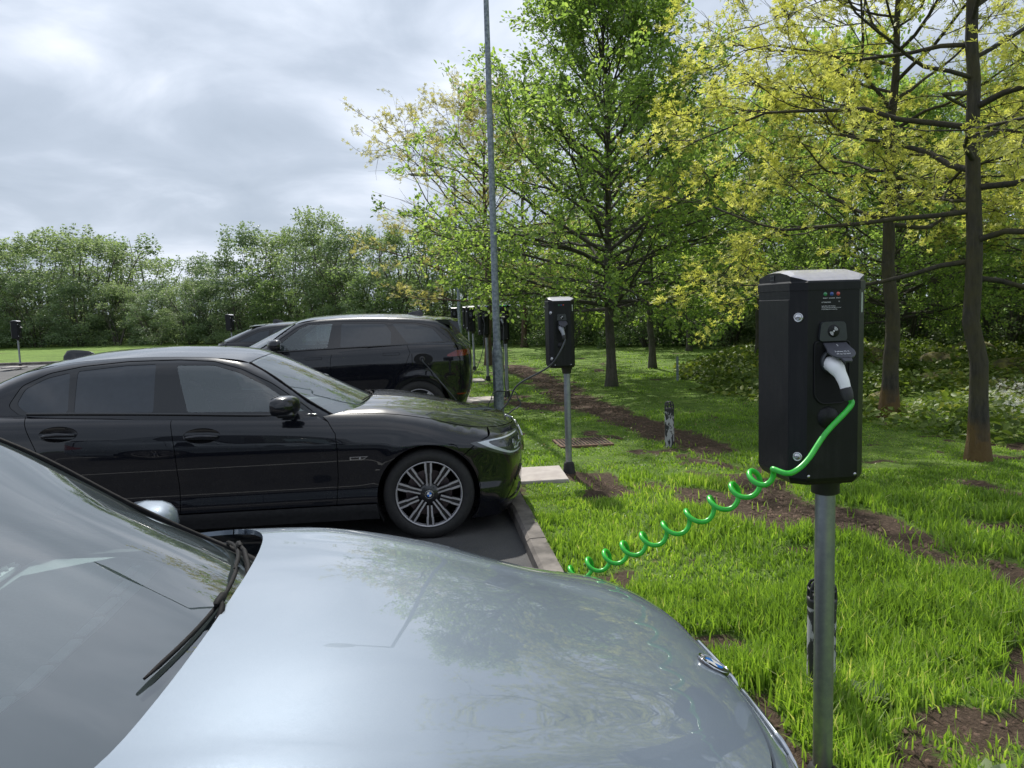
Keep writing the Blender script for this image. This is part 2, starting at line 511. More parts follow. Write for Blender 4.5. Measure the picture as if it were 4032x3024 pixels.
def make_wheel(parent, x, yface, side, R, rimR, style, steer=0):
    """side=+1 left, -1 right; yface = distance of outer face from centre line"""
    M = Matrix.Translation((x, side * yface, R)) @ Matrix.Rotation(-side * PI / 2, 4, 'X')   # local z points outwards
    if side < 0: pass
    b = MB(); W = .225
    b.lathe([(rimR * .97, -.03), (rimR * .93, -.10), (rimR * .95, -W + .02)], 40, M)
    b.lathe([(0, -.10), (rimR * .72, -.10), (rimR * .72, -.115)], 32, M)
    wh = b.build('wheel', M_['rimdark'], parent)
    b = MB(); b.lathe([(.07, -.085), (rimR * .70, -.085)], 32, M); b.build('brake_disc', M_['disc'], wh)
    prof = [(rimR * .99, -.022), (rimR + .012, -.008), (rimR + (R - rimR) * .45, -.001), (R - .035, -.006), (R - .012, -.016), (R - .001, -.035), (R, -.06), (R, -W + .06), (R - .012, -W + .016), (rimR, -W)]
    b = MB(); b.lathe(prof, 64, M); b.build('tyre', M_['rubber'], wh)
    b = MB(); b.lathe([(rimR * .94, -.045), (rimR * .965, -.012), (rimR * 1.0, -.008), (rimR * 1.005, -.014), (rimR * .99, -.03)], 64, M)
    n = 10 if style == 'double' else 5
    dark = MB()
    for k in range(n):
        a0 = k * 2 * PI / n + PI / 2
        offs = (-.0185, .0185) if style == 'double' else (0,)
        for o in offs:
            w = .0062 if style == 'double' else .022
            r0, r1 = (.062 if k % 2 == 0 else .085), rimR * .97
            Rm = M @ Matrix.Rotation(a0, 4, 'Z')
            sgn = 1 if o >= 0 else -1
            rm = r0 + (r1 - r0) * .52
            oi = o * .72
            vs = []
            for rr, oo, ww, zt in ((r0, oi, w * .9, -.022), (rm, oi * 1.15, w * 1.0, -.013), (rm + .012, o * 1.02, w * 1.15, -.012), (r1, o * 1.12, w * 1.2, -.012)):
                vs += [(rr, oo - ww, zt), (rr, oo + ww, zt)]
            tp = [Rm @ Vector(p) for p in vs]
            b.add(tp, [(0, 2, 3, 1), (2, 4, 5, 3), (4, 6, 7, 5)])
            lowv = [Rm @ Vector((p[0], p[1] + (.004 if (i % 2) else -.004), p[2] - .003 - .0)) for i, p in enumerate(vs)]
            bot = [Rm @ Vector((p[0], p[1] + (.006 if (i % 2) else -.006), p[2] - .035)) for i, p in enumerate(vs)]
            al = lowv + bot
            dark.add(al, [(0, 2, 3, 1), (2, 4, 5, 3), (4, 6, 7, 5), (8, 10, 2, 0), (10, 12, 4, 2), (12, 14, 6, 4), (1, 3, 11, 9), (3, 5, 13, 11), (5, 7, 15, 13)])
        if style == 'double':
            Rm = M @ Matrix.Rotation(a0, 4, 'Z')
            c0 = [(.06, -.012, -.032), (.06, .012, -.032), (rimR * .97, .018, -.030), (rimR * .97, -.018, -.030)]
            dark.add([Rm @ Vector(p) for p in c0], [(0, 3, 2, 1)])
    dark.lathe([(0, -.016), (.034, -.016), (.062, -.024), (.088, -.034), (.088, -.05)], 32, M)
    rim = b.build('rim', M_['alloy'], wh)
    dark.build('spoke_sides', M_['rimdark'], rim)
    for k in range(5):
        a = k * 2 * PI / 5 + PI / 2 + .3
        bb = MB(); bb.lathe([(0, -.024), (.009, -.024), (.011, -.034)], 8, M @ Matrix.Translation((.058 * math.cos(a), .058 * math.sin(a), 0)))
        bb.build('wheel_bolt', M_['rimdark'], rim)
    if style == 'double':
        roundel(rim, M @ Matrix.Rotation(-side * 0 + (PI if side > 0 else 0), 4, 'Z') @ Matrix.Translation((0, 0, -.014)), .032)
    return wh
# ------------------------------------------------------------------ car bodies
class Car:
    def __init__(s, loc, yaw, label, cat='car', group=None, name='parked_car'):
        s.root = empty(name, loc, yaw, label, cat, group)

def lower_surf(sp):
    Hc, drop, plan = pchip(sp['hc']), pchip(sp['drop']), pchip(sp['plan'])
    sh = pchip(sp['shoulder']); prof = pchip(sp['prof']); fr = pchip(sp['front']); rr = pchip(sp['rear'])
    wm = sp['half']; arches = sp['wheels']; rad = sp['arch_r']
    def f(X, Y, Z):
        a = np.abs(Y)
        q = np.clip(a / wm, 0, 1.3)
        top = Z - (Hc(X) - drop(X) * q**2.4)
        if 'ridge' in sp:
            y0, amp = sp['ridge']
            yy = pchip(y0)(X)
            top = top - amp * (1 / (1 + np.exp(-(a - yy) / .022))) * np.clip((X + .6) / .3, 0, 1) * np.clip((sp['nose'] - .05 - X) / .2, 0, 1) * np.clip((wm - a) / .1, 0, 1)
        k = np.clip((Z - .62) / .3, 0, 1)
        ze = Z + k * (sp['sh0'] - sh(X))
        w = plan(X) + prof(ze)
        for wx in arches:
            d = np.sqrt((X - wx)**2 + (Z - sp['wr'])**2)
            w = w + sp['flare'] * np.exp(-((d - rad) / .07)**2)
        side = a - w
        fx = X - (fr(Z) - sp['fcurve'] * q**sp['fpow'])
        rx = (rr(Z) + sp['rcurve'] * q**2.8) - X
        v = smax(top * .95, side, sp.get('r1', .07))
        v = smax(v, fx * .9, sp.get('r2', .06))
        v = smax(v, rx * .9, .08)
        return v
    return Surf(f)

def upper_surf(sp):
    Zr = pchip(sp['roof']); wb = pchip(sp['gplan'])
    def f(X, Y, Z):
        a = np.abs(Y); q = a / .72
        sf = np.clip((X - sp['xf0']) / .5, 0, 1) * .18 * q**2
        sr = np.clip((sp['xr0'] - X) / .5, 0, 1) * sp.get('rbow', .14) * q**2
        top = Z - (Zr(X + sf - sr) - sp['crown'] * q**2)
        w = wb(X) - sp['tumble'] * (Z - sp['zb']) - .10 * np.maximum(Z - sp['zb'], 0)**2
        slope = 0.9
        return smax(top * .9, (a - w) * .93, sp.get('gr', .06))
    return Surf(f)

def generic_car(sp, root, paint_m, glass_front, detail):
    B, G = lower_surf(sp), upper_surf(sp)
    fx, rx = sp['fx'], sp['rx']
    T = lambda x, y: tuple(B.solve('top', [x], [y])[0])
    Sd = lambda S, x, z: S.solve('side', [x], [z])[0]
    def dens(pts, n=5):
        o = []
        for a, b in zip(pts[:-1], pts[1:]):
            for k in range(n): o.append((a[0] + (b[0] - a[0]) * k / n, a[1] + (b[1] - a[1]) * k / n))
        return o + [pts[-1]]
    def top_to_side(S, pts):
        if len(pts) > 1: pts = dens(pts)
        a = np.array(pts); P = S.solve('top', a[:, 0], a[:, 1]); return [(p[0], p[2]) for p in P]
    def side_to_polar(pts, c):
        a = np.array(pts); P = B.solve('side', a[:, 0], a[:, 1]); return [tuple(q) for q in to_param('polar', P, c)]
    def top_to_polar(pts, c):
        pts = dens(pts)
        a = np.array(pts); P = B.solve('top', a[:, 0], a[:, 1]); return [tuple(q) for q in to_param('polar', P, c)]
    def mirror_y(pts): return [(x, -y) for x, y in pts]
    out = {}
    ar, wr = sp['arch_r'], sp['wr']
    zs = sp['sill_top']
    # --- bonnet
    be = [tuple(q[:2]) for q in cspline([(x, y, 0) for x, y in sp['bonnet_edge']], 64)]; be[0] = sp['bonnet_edge'][0]; be[-1] = sp['bonnet_edge'][-1]    # (X,Y) from the cowl centre outwards and forwards to the nose centre
    o = be + [(x, -y) for x, y in reversed(be) if y > 0.001]
    out['bonnet'] = panel(B, 'bonnet', 'top', o, paint_m, root, sp=sp['sp'] * 1.1)
    # --- front wings, doors, quarters on both sides
    hood_side = [p for p in be if p[1] >= sp['hood_y']]; hood_side = hood_side[[i for i, p in enumerate(hood_side) if p[1] >= sp['hood_y'] + .06][0]:] if True else hood_side
    hs = top_to_side(B, hood_side)                # from rear to front
    fc = sp['front_cut']                          # door/wing gap bottom -> top
    a0, a1 = sp['fa0'], sp['fa1']
    fb = sp['bumper_cut']                         # from lamp corner down to arch
    def ang(p, cx): return math.atan2(p[1] - wr, p[0] - cx)
    wing = list(fc) + hs + fb[:-1]
    e = fb[-1]; A0 = ang(e, fx); A1 = PI + .0
    zl = wing[0][1]
    A1 = PI + math.asin(min(.99, (wr - zl) / ar)) if wr > zl else PI
    wing += arc_pts(fx, wr, ar, A0, A1, 22)
    for s_ in (-1, 1):
        w = panel(B, 'front_wing', 'side', wing, paint_m, root, s_, sp=sp['sp'])
        out.setdefault('wing', {})[s_] = w
        for nm, door in sp['doors'].items():
            out.setdefault(nm, {})[s_] = panel(B, 'door', 'side', door, paint_m, root, s_, sp=sp['sp'])
        q = sp['quarter']
        out.setdefault('quarter', {})[s_] = panel(B, 'rear_quarter', 'side', q, paint_m, root, s_, sp=sp['sp'])
        panel(B, 'sill', 'side', sp['sill'], sp.get('sill_mat', M_['plastic']), root, s_, off=.004, sp=.06)
    # --- front bumper in polar coordinates around the front axle
    c = (sp['pc'], 1.0)
    lamp_top = [p for p in be if p[0] >= sp['hood_front_x']]
    p_top = top_to_polar(lamp_top, c)            # decreasing angle to 0
    p_cut = side_to_polar(fb, c)
    p_arch = side_to_polar(arc_pts(fx, wr, ar, A0, sp['fa_low'], 12), c)
    half = [p_cut[0]] + [q for q in p_top if q[0] < p_cut[0][0] - .01]
    bottom_z = p_arch[-1][1]
    right = list(reversed(p_arch)) + list(reversed(p_cut[:-1])) + [q for q in p_top if q[0] < p_cut[0][0] - .01]
    left = [(-a, z) for a, z in reversed(right) if a > 1e-4]
    o = right + left
    out['bumper'] = panel(B, 'front_bumper', 'polar', o, paint_m, root, 1, sp=sp['sp'], x0=c)
    out['c'] = c
    # --- rear bumper / tail (polar around the rear axle, pointing backwards)
    c2 = (sp['rpc'], -1.0)
    B2 = B
    def S2P(pts):
        a = np.array(pts); P = B.solve('side', a[:, 0], a[:, 1]); return [tuple(q) for q in to_param('polar', P, c2)]
    tb = sp['tail_cut']
    pt = S2P(tb)
    left = [(-a, z) for a, z in reversed(pt)]
    out['tail'] = panel(B, 'rear_bumper', 'polar', pt + left, paint_m, root, 1, sp=sp['sp'] * 1.3, x0=c2)
    if sp.get('boot_edge'):
        be2 = sp['boot_edge']
        o = be2 + [(x, -y) for x, y in reversed(be2) if y > .001]
        out['boot'] = panel(B, 'boot_lid', 'top', o, paint_m, root, sp=sp['sp'] * 1.3, off=.002)
    # --- greenhouse
    ws = sp['ws_edge']; bl = sp['bl_edge']      # (X,Y) base centre -> outwards -> up -> top centre
    o = ws + [(x, -y) for x, y in reversed(ws) if y > .001]
    out['windscreen'] = panel(G, 'windscreen', 'top', o, M_['glass'], root, sp=.04, off=sp.get('wsoff', -.002), gap=.004, flange=0)
    fr_in = sp['ws_frit']
    hole = fr_in + [(x, -y) for x, y in reversed(fr_in) if y > .001]
    f_ = panel(G, 'windscreen_border', 'top', o, M_['frit'], out['windscreen'], sp=.03, off=-.012, gap=.006, flange=0, holes=[hole])
    a = np.array([q for q in ws if q[1] >= sp['ws_side_y'] - .05 and q[0] < ws[0][0] - .08])
    for s_ in (-1, 1):
        P = G.solve('top', a[:, 0], a[:, 1] * s_); P = P + G.normal(P) * .001
        b = MB(); b.tube(cspline(P, 24), .0095, 6); b.build('windscreen_seal', M_['matte'], out['windscreen'])
    o = bl + [(x, -y) for x, y in reversed(bl) if y > .001]
    out['rear_window'] = panel(G, 'rear_window', 'top', o, M_['privacy'], root, sp=.05, off=-.001, gap=.003, flange=0)
    wtop = [p for p in ws if p[0] <= sp['ws_top_x'] + 1e-6]; btop = [p for p in bl if p[0] >= sp['bl_top_x'] - 1e-6]
    wcorner = max(wtop, key=lambda p: p[1]); bcorner = max(btop, key=lambda p: p[1])
    roof = sorted(wtop, key=lambda p: p[1]) + sp['roof_edge'] + sorted(btop, key=lambda p: -p[1])
    o = roof + [(x, -y) for x, y in reversed(roof) if y > .001]
    out['roof'] = panel(G, 'roof', 'top', o, paint_m, root, sp=sp['sp'] * 1.2, gap=.0012)
    wside = [p for p in ws if p[1] >= sp['ws_side_y']]
    bside = [p for p in bl if p[1] >= sp['bl_side_y']]
    e = top_to_side(G, wside) + top_to_side(G, sp['roof_edge']) + top_to_side(G, list(reversed(bside)))
    zlow = sp['glow']
    e = [(e[0][0] + .06, zlow[0])] + e + [(e[-1][0] - sp.get('bext', .05), zlow[1])]
    holes = [w[1] for w in sp['dlo']]
    for s_ in (-1, 1):
        fr = panel(G, 'window_frame', 'side', e, paint_m, root, s_, sp=sp['sp'] * .8, gap=.0015, holes=holes)
        for nm, dl in sp['dlo']:
            panel(G, 'window_surround', 'side', dl, M_['trim'], fr, s_, off=-.004, gap=.0, sp=.06, flange=.01, holes=[w[2] for w in sp['panes'] if w[0] == nm])
        for nm, mt, pn in sp['panes']:
            par = out.get('door_f', {}).get(s_) if mt == 'glass_side' else root
            panel(G, 'side_window', 'side', pn, M_[mt], par or root, s_, off=-.007, gap=.0, sp=.06, flange=0)
        # waist moulding
        a = np.array(sp['waist']); P = G.solve('side', a[:, 0], a[:, 1], s_)
        P2 = B.solve('side', a[:, 0], a[:, 1] - .012, s_)
        P = np.where((np.abs(P2[:, 1]) > np.abs(P[:, 1]))[:, None], (P + P2) / 2, P)
        b = MB(); b.tube(cspline(P, 30), .011, 6); b.build('waist_moulding', M_['trim'], root)
    # --- dark inner parts
    b = MB(); xr0, xf0 = sp['rear_x'], sp['nose_x']
    b.box(((xr0 + xf0) / 2 - 0, 0, sp['under_z']), (xf0 - xr0 - .5, sp['half'] * 1.55, .05))
    b.box((fx + .02, 0, .5), (.9, 1.0, .5)); b.box((rx - .05, 0, .5), (.9, 1.0, .5))
    b.build('underbody', M_['dark'], root)
    for wx in (fx, rx):
        for s_ in (-1, 1):
            b = MB(); pts = arc_pts(wx, wr, ar + .012, -.5, PI + .5, 24)
            vs = [(x, s_ * yy, z) for yy in (sp['half'] - .33, sp['half'] - .045) for x, z in pts]
            n = len(pts)
            b.add(vs, [(i, i + 1, n + i + 1, n + i) for i in range(n - 1)], True)
            b.add([(x, s_ * (sp['half'] - .32), z) for x, z in pts], [tuple(range(n))])
            b.build('wheel_arch_liner', M_['dark'], root)
            make_wheel(root, wx, sp['half'] - .035, s_, wr, sp['rim'], sp['rimstyle'])
    # floor and inner walls that close the cabin
    x0, x1, zb = sp['cab']
    b = MB(); b.box(((x0 + x1) / 2, 0, .42), (x1 - x0, sp['half'] * 1.5, .04))
    for s_ in (-1, 1): b.box(((x0 + x1) / 2, s_ * (sp['half'] - .17), (.42 + zb) / 2), (x1 - x0, .04, zb - .44))
    b.box((x1, 0, (.42 + zb - .1) / 2 + .02), (.05, sp['half'] * 1.5, zb - .56))
    b.box((x0, 0, (.42 + zb) / 2), (.05, sp['half'] * 1.5, zb - .45))
    inter = b.build('cabin', M_['interior'], root)
    def seat(x, y, rear=False):
        b = MB(); w = .5 if not rear else 1.2
        b.box((x + .1, y, .60), (.5, w, .16), bev=.05)
        b.box((x - .2, y, .86), (.14, w * .95, .56), ry=-.28, bev=.06)
        st = b.build('seat', M_['interior'], inter)
        for yy in ([y] if not rear else [-.35, .35]):
            b = MB(); b.box((x - .32, yy, 1.20 + sp['seat_dz']), (.10, .26, .17), ry=-.2, bev=.05); b.build('headrest', M_['interior'], st)
    sx = sp['seat_x']
    seat(sx, .36); seat(sx, -.36); seat(sx - .95, 0, True)
    dx, dz = sp['dash']
    b = MB()
    prof = [(dx + .62, dz - .05), (dx + .35, dz + .012), (dx + .1, dz + .02), (dx, dz - .03), (dx - .02, dz - .12), (dx + .08, dz - .3)]
    ny = 15; vs = []
    for j in range(ny):
        y = -.68 + 1.36 * j / (ny - 1)
        bow = .10 * (y / .68)**2
        hump = .035 * math.exp(-((y + .36) / .17)**2)
        for i, (x, z) in enumerate(prof): vs.append((x - bow * .8, y, z + (hump if i in (2, 3) else 0)))
    n = len(prof)
    b.add(vs, [(j * n + i, (j + 1) * n + i, (j + 1) * n + i + 1, j * n + i + 1) for j in range(ny - 1) for i in range(n - 1)], True)
    dash = b.build('dashboard', M_['dash'], inter)
    # steering wheel (right hand drive)
    Ms = Matrix.Translation((dx - .20, -.36, dz - .03 + sp.get('sw_dz', 0))) @ Matrix.Rotation(-1.25, 4, 'Y')
    b = MB(); a = np.arange(28) * 2 * PI / 28
    ring = [tuple(Ms @ Vector((.185 * math.cos(t), .185 * math.sin(t), 0))) for t in a]
    b.tube(ring, .015, 8, closed=True)
    b.lathe([(0, .015), (.06, .01), (.065, -.02)], 14, Ms)
    for t in (0, PI, PI * 1.5):
        b.tube([Ms @ Vector((.05 * math.cos(t), .05 * math.sin(t), 0)), Ms @ Vector((.18 * math.cos(t), .18 * math.sin(t), 0))], .012, 6)
    b.build('steering_wheel', M_['plastic'], inter)
    out['B'], out['G'], out['inter'], out['dash'] = B, G, inter, dash
    # mirrors
    mx, my, mz, ms = sp['mirror']
    for s_ in (-1, 1):
        b = MB()
        n1, n2 = 10, 16; vs = []
        for i in range(n1 + 1):
            t = i / n1; ph = t * PI
            for j in range(n2):
                an = 2 * PI * j / n2
                ca, sa = math.cos(an), math.sin(an)
                px = math.copysign(abs(ca)**.7, ca); pz = math.copysign(abs(sa)**.75, sa)
                r = math.sin(ph)**.55
                yy = -math.cos(ph) * .115
                xx = px * r * .108; zz = pz * r * .07
                if xx < -.035: xx = -.035 - (abs(xx) - .035) * .15
                xx -= (.04 * (yy + .1) / .2)
                vs.append((mx + xx * ms, s_ * (my + yy * ms), mz + zz * ms + .01 * yy))
        fs = [(i * n2 + j, i * n2 + (j + 1) % n2, (i + 1) * n2 + (j + 1) % n2, (i + 1) * n2 + j) for i in range(n1) for j in range(n2)]
        b.add(vs, fs, True)
        mo = b.build('wing_mirror', paint_m, root)
        mo.data.flip_normals() if s_ > 0 else None
        b = MB(); b.box((mx + .012, s_ * my, mz - .052 * ms), (.12 * ms, .19 * ms, .035 * ms), bev=.014)
        b.tube([(mx + .01, s_ * (my - .05), mz - .055), (mx + .03, s_ * (my - .13 * ms), mz - .075), (mx + .03, s_ * (my - .17 * ms), mz - .085)], [.03, .022, .03], 8)
        b.build('mirror_base', M_['trim'], mo)
        b = MB(); b.box((mx - .055 * ms, s_ * my, mz + .002), (.006, .17 * ms, .1 * ms), bev=.002); b.build('mirror_glass', M_['chrome'], mo)
    # roof aerial
    fxx, fz = sp['fin']
    b = MB(); L = .24
    vs = []
    for i in range(9):
        t = i / 8; x = fxx + L / 2 - L * t
        h = .085 * (t**.6) * (1 if t < .86 else 1 - (t - .86) / .14 * .55); w = .030 * (1 - .5 * abs(2 * t - 1)) 
        zb_ = float(G.solve('top', [x], [0.0])[0][2]) - .004
        for y_, z_ in ((-w, 0), (-w * .5, h * .55), (-.004, h), (.004, h), (w * .5, h * .55), (w, 0)): vs.append((x, y_, zb_ + z_))
    b.add(vs, [(i * 6 + j, i * 6 + j + 1, (i + 1) * 6 + j + 1, (i + 1) * 6 + j) for i in range(8) for j in range(5)], True)
    b.add(vs[-6:], [(0, 1, 2, 3, 4, 5)])
    b.build('roof_aerial', paint_m, root)
    # wipers
    for (wa, wb_, pv) in sp['wipers']:
        n = 14
        X = np.linspace(wa[0], wb_[0], n); Y = np.linspace(wa[1], wb_[1], n)
        X = X + sp.get('wbow', .03) * (1 if wa[1] < 0 else .6) * (1 - (2 * np.linspace(0, 1, n) - 1)**2)
        P = G.solve('top', X, Y); Nn = G.normal(P); P = P + Nn * .016
        b = MB()
        b.tube(P, [.003] + [.006] * (n - 2) + [.003], 4)
        bl = b.build('wiper_blade', M_['matte'], root)
        mid = P[n // 2] + Nn[n // 2] * .012
        pvp = np.array(pv)
        b = MB(); q = (P[n // 2 + 1] - P[n // 2 - 1]); q /= np.linalg.norm(q)
        b.tube(np.array([mid - q * .035, mid - q * .02, mid + q * .02, mid + q * .035]), [.004, .0095, .0095, .004], 6)
        b.tube(np.array([mid, mid * .75 + pvp * .25 + np.array([.012, 0, .002]), mid * .3 + pvp * .7 + np.array([.016, 0, -.004]), pvp + np.array([.012, 0, -.02])]), [.005, .007, .008, .008], 6)
        b.build('wiper_arm', M_['matte'], bl)
    # scuttle (black cowl under the windscreen)
    sc = sp['cowl']
    o = sc + [(x, -y) for x, y in reversed(sc) if y > .001]
    panel(B, 'scuttle_panel', 'top', o, M_['matte'], root, off=-.075, sp=.05, gap=0, flange=0)
    return out

def handle(car, door, S, x, z, s_, mat, L=.21, style='pull'):
    P = S.solve('side', [x], [z], s_)[0]; n = S.normal(np.array([P]))[0]
    M = frame_at(P, n, (1, 0, 0) if s_ < 0 else (-1, 0, 0))
    if style == 'pull':
        b = MB(); b.lathe([(0, -.0005), (.5, -.0005), (.52, .002)], 28, M @ Matrix.Diagonal((.24, .105, 1, 1)))
        cup = b.build('handle_recess', M_['trim'], door)
        b = MB(); pts = [M @ Vector((t * L / 2, -.004 - .006 * abs(t), .026 - .024 * t**4)) for t in np.linspace(-1, 1, 13)]
        b.tube(pts, [.011 + .005 * (1 - t * t) for t in np.linspace(-1, 1, 13)], 8); b.build('door_handle', mat, door)
    else:
        o = round_poly([(-.11, -.018), (.11, -.018), (.11, .018), (-.11, .018)], .008)
        b = MB(); b.prism(o, .003, M @ Matrix.Translation((0, 0, -.001))); b.build('handle_recess', M_['dark'], door)
        o = round_poly([(-.106, -.0145), (.106, -.0145), (.106, .0145), (-.106, .0145)], .007)
        b = MB(); b.prism(o, .004, M); b.build('door_handle', mat, door)
# ------------------------------------------------------------------ the saloon
def saloon_spec():
    sp = dict(fx=0.0, rx=-2.85, half=.91, wr=.335, arch_r=.372, wheels=(0.0, -2.85), rim=.244, rimstyle='double', nose=.78,
        hc=[(-3.95, .93), (-3.88, 1.03), (-3.7, 1.075), (-3.3, 1.10), (-2.8, 1.09), (-.8, 1.02), (-.45, 1.005), (-.2, .985), (0, .955), (.2, .91), (.4, .855), (.55, .815), (.66, .78), (.73, .748), (.80, .68)],
        drop=[(-3.9, .05), (-3, .08), (-.8, .08), (-.4, .075), (0, .12), (.3, .16), (.6, .13)],
        plan=[(-3.95, .78), (-3.7, .845), (-3.3, .885), (-2.85, .90), (-1.6, .900), (-.7, .898), (0, .895), (.3, .875), (.5, .84), (.65, .78), (.8, .68)],
        shoulder=[(-3.9, 1.02), (-3.3, 1.04), (-2.8, 1.035), (-1.8, 1.0), (-1.1, .965), (-.6, .935), (-.2, .90), (.2, .825), (.5, .74), (.8, .65)], sh0=.95,
        prof=[(.12, -.09), (.2, -.05), (.27, -.018), (.34, -.012), (.42, -.022), (.55, -.010), (.64, .001), (.72, .004), (.78, -.002), (.84, -.012), (.89, -.028), (.94, -.062), (.99, -.12), (1.06, -.22)],
        front=[(.1, .66), (.2, .735), (.3, .765), (.45, .78), (.55, .785), (.65, .775), (.72, .755), (.8, .73)], fcurve=.27, fpow=2.6,
        rear=[(.2, -3.80), (.35, -3.88), (.6, -3.92), (.85, -3.91), (.97, -3.90), (1.1, -3.86)], rcurve=.22, flare=.008, r1=.075, r2=.05,
        ridge=([(-.6, .60), (0, .52), (.4, .40), (.75, .24)], .010),
        roof=[(-3.7, 1.02), (-3.45, 1.125), (-3.2, 1.235), (-2.95, 1.33), (-2.7, 1.395), (-2.4, 1.435), (-2.0, 1.45), (-1.6, 1.438), (-1.35, 1.405), (-1.15, 1.335), (-.9, 1.215), (-.6, 1.065), (-.46, .995), (-.3, .91)],
        gplan=[(-3.7, .60), (-3.4, .68), (-3.0, .765), (-2.5, .815), (-1.8, .83), (-1.1, .825), (-.7, .80), (-.3, .74)],
        xf0=-1.35, xr0=-2.7, crown=.068, tumble=.30, zb=1.0, gr=.085, r3=.05, sp=.03,
        bonnet_edge=[(-.428, 0), (-.431, .2), (-.445, .4), (-.472, .57), (-.515, .67), (-.572, .735), (-.585, .768), (-.4, .775), (-.1, .765), (.15, .74), (.33, .70), (.45, .655), (.54, .60), (.61, .50), (.665, .38), (.695, .25), (.71, .12), (.713, 0)],
        hood_y=.64, hood_front_x=.44, front_cut=[(-.665, .30), (-.645, .5), (-.64, .7), (-.65, .82), (-.70, .905), (-.74, .94)],
        fa0=0, fa1=0, bumper_cut=[(.45, .735), (.36, .70), (.29, .655)], fa_low=-.62,
        sill_top=.29, pc=-.1, rpc=-2.75,
        doors={'door_f': [(-.665, .30), (-.645, .5), (-.64, .7), (-.65, .82), (-.70, .905), (-.78, .945), (-1.2, .965), (-1.77, .995), (-1.775, .95), (-1.75, .75), (-1.74, .5), (-1.745, .30)],
               'door_r': [(-1.745, .30), (-1.74, .5), (-1.75, .75), (-1.775, .95), (-1.77, .995), (-2.3, 1.02), (-2.755, 1.035), (-2.72, .95), (-2.65, .78), (-2.617, .67)] + arc_pts(-2.85, .335, .40, .95, .02, 8) + [(-2.45, .30)]},
        quarter=arc_pts(-2.85, .335, .40, .02, .95, 8) + [(-2.617, .67), (-2.65, .78), (-2.72, .95), (-2.755, 1.035), (-3.1, 1.045), (-3.5, 1.03), (-3.62, .99), (-3.68, .85), (-3.62, .62), (-3.45, .5), (-3.26, .45)] + arc_pts(-2.85, .335, .372, .0, PI * .97, 22)[::-1],
        sill=[(-.36, .17), (-.38, .293), (-2.44, .293), (-2.46, .17)],
        tail_cut=[(-3.27, .22), (-3.24, .42), (-3.45, .5), (-3.62, .62), (-3.68, .85), (-3.62, .99), (-3.66, 1.0)],
        boot_edge=[(-3.30, 0), (-3.30, .3), (-3.30, .6), (-3.40, .76), (-3.60, .76), (-3.72, .70), (-3.81, .55), (-3.865, .3), (-3.875, 0)],
        ws_edge=[(-.408, 0), (-.416, .2), (-.438, .4), (-.49, .57), (-.57, .68), (-.66, .735), (-.74, .725), (-.90, .69), (-1.1, .635), (-1.275, .585), (-1.255, .4), (-1.235, .2), (-1.23, 0)],
        ws_frit=[(-.60, 0), (-.61, .2), (-.64, .4), (-.70, .57), (-.76, .655), (-.92, .635), (-1.1, .60), (-1.23, .555), (-1.205, .4), (-1.19, .2), (-1.185, 0)],
        ws_top_x=-1.20, ws_side_y=.575, wsoff=-.002,
        bl_edge=[(-3.50, 0), (-3.49, .3), (-3.43, .52), (-3.36, .60), (-3.2, .60), (-3.0, .575), (-2.84, .55), (-2.85, .3), (-2.86, 0)],
        bl_top_x=-2.87, bl_side_y=.54, roof_edge=[(-1.5, .62), (-1.9, .625), (-2.3, .61), (-2.6, .59)],
        glow=(.90, .98), bext=.12,
        cab=(-3.0, -.6, .93), seat_x=-1.75, seat_dz=-.03, dash=(-1.18, .905), mirror=(-.97, .975, 1.045, 1.05), fin=(-2.70, 1.4),
        rear_x=-3.9, nose_x=.75, under_z=.21,
        wipers=[((-.50, -.34), (-.475, .24), (-.445, -.13, .985)), ((-.475, .22), (-.625, .735), (-.455, .25, .975))], wbow=.035,
        cowl=[(-.38, 0), (-.385, .2), (-.40, .4), (-.44, .57), (-.50, .68), (-.58, .76), (-.78, .76), (-.72, .6), (-.62, .4), (-.58, .2), (-.57, 0)],
        waist=[(-.78, .955), (-1.2, .972), (-1.77, 1.003), (-2.3, 1.028), (-2.75, 1.043)])
    dlo = round_poly([(-.80, .965), (-1.7, .995), (-2.8, 1.035), (-2.885, 1.10), (-2.80, 1.235), (-2.62, 1.315), (-2.40, 1.355), (-2.1, 1.378), (-1.75, 1.378), (-1.5, 1.358), (-1.3, 1.295), (-1.1, 1.19), (-.92, 1.06)], .03)
    sp['dlo'] = [('main', dlo)]
    sp['panes'] = [
        ('main', 'glass_side', round_poly([(-.86, .985), (-1.67, 1.013), (-1.755, 1.345), (-1.5, 1.335), (-1.32, 1.275), (-1.13, 1.175), (-.95, 1.05)], .02)),
        ('main', 'privacy', round_poly([(-1.90, 1.022), (-2.435, 1.040), (-2.425, 1.325), (-2.1, 1.353), (-1.895, 1.355)], .02)),
        ('main', 'privacy', round_poly([(-2.475, 1.043), (-2.76, 1.053), (-2.83, 1.11), (-2.775, 1.215), (-2.63, 1.285), (-2.475, 1.318)], .03))]
    return sp

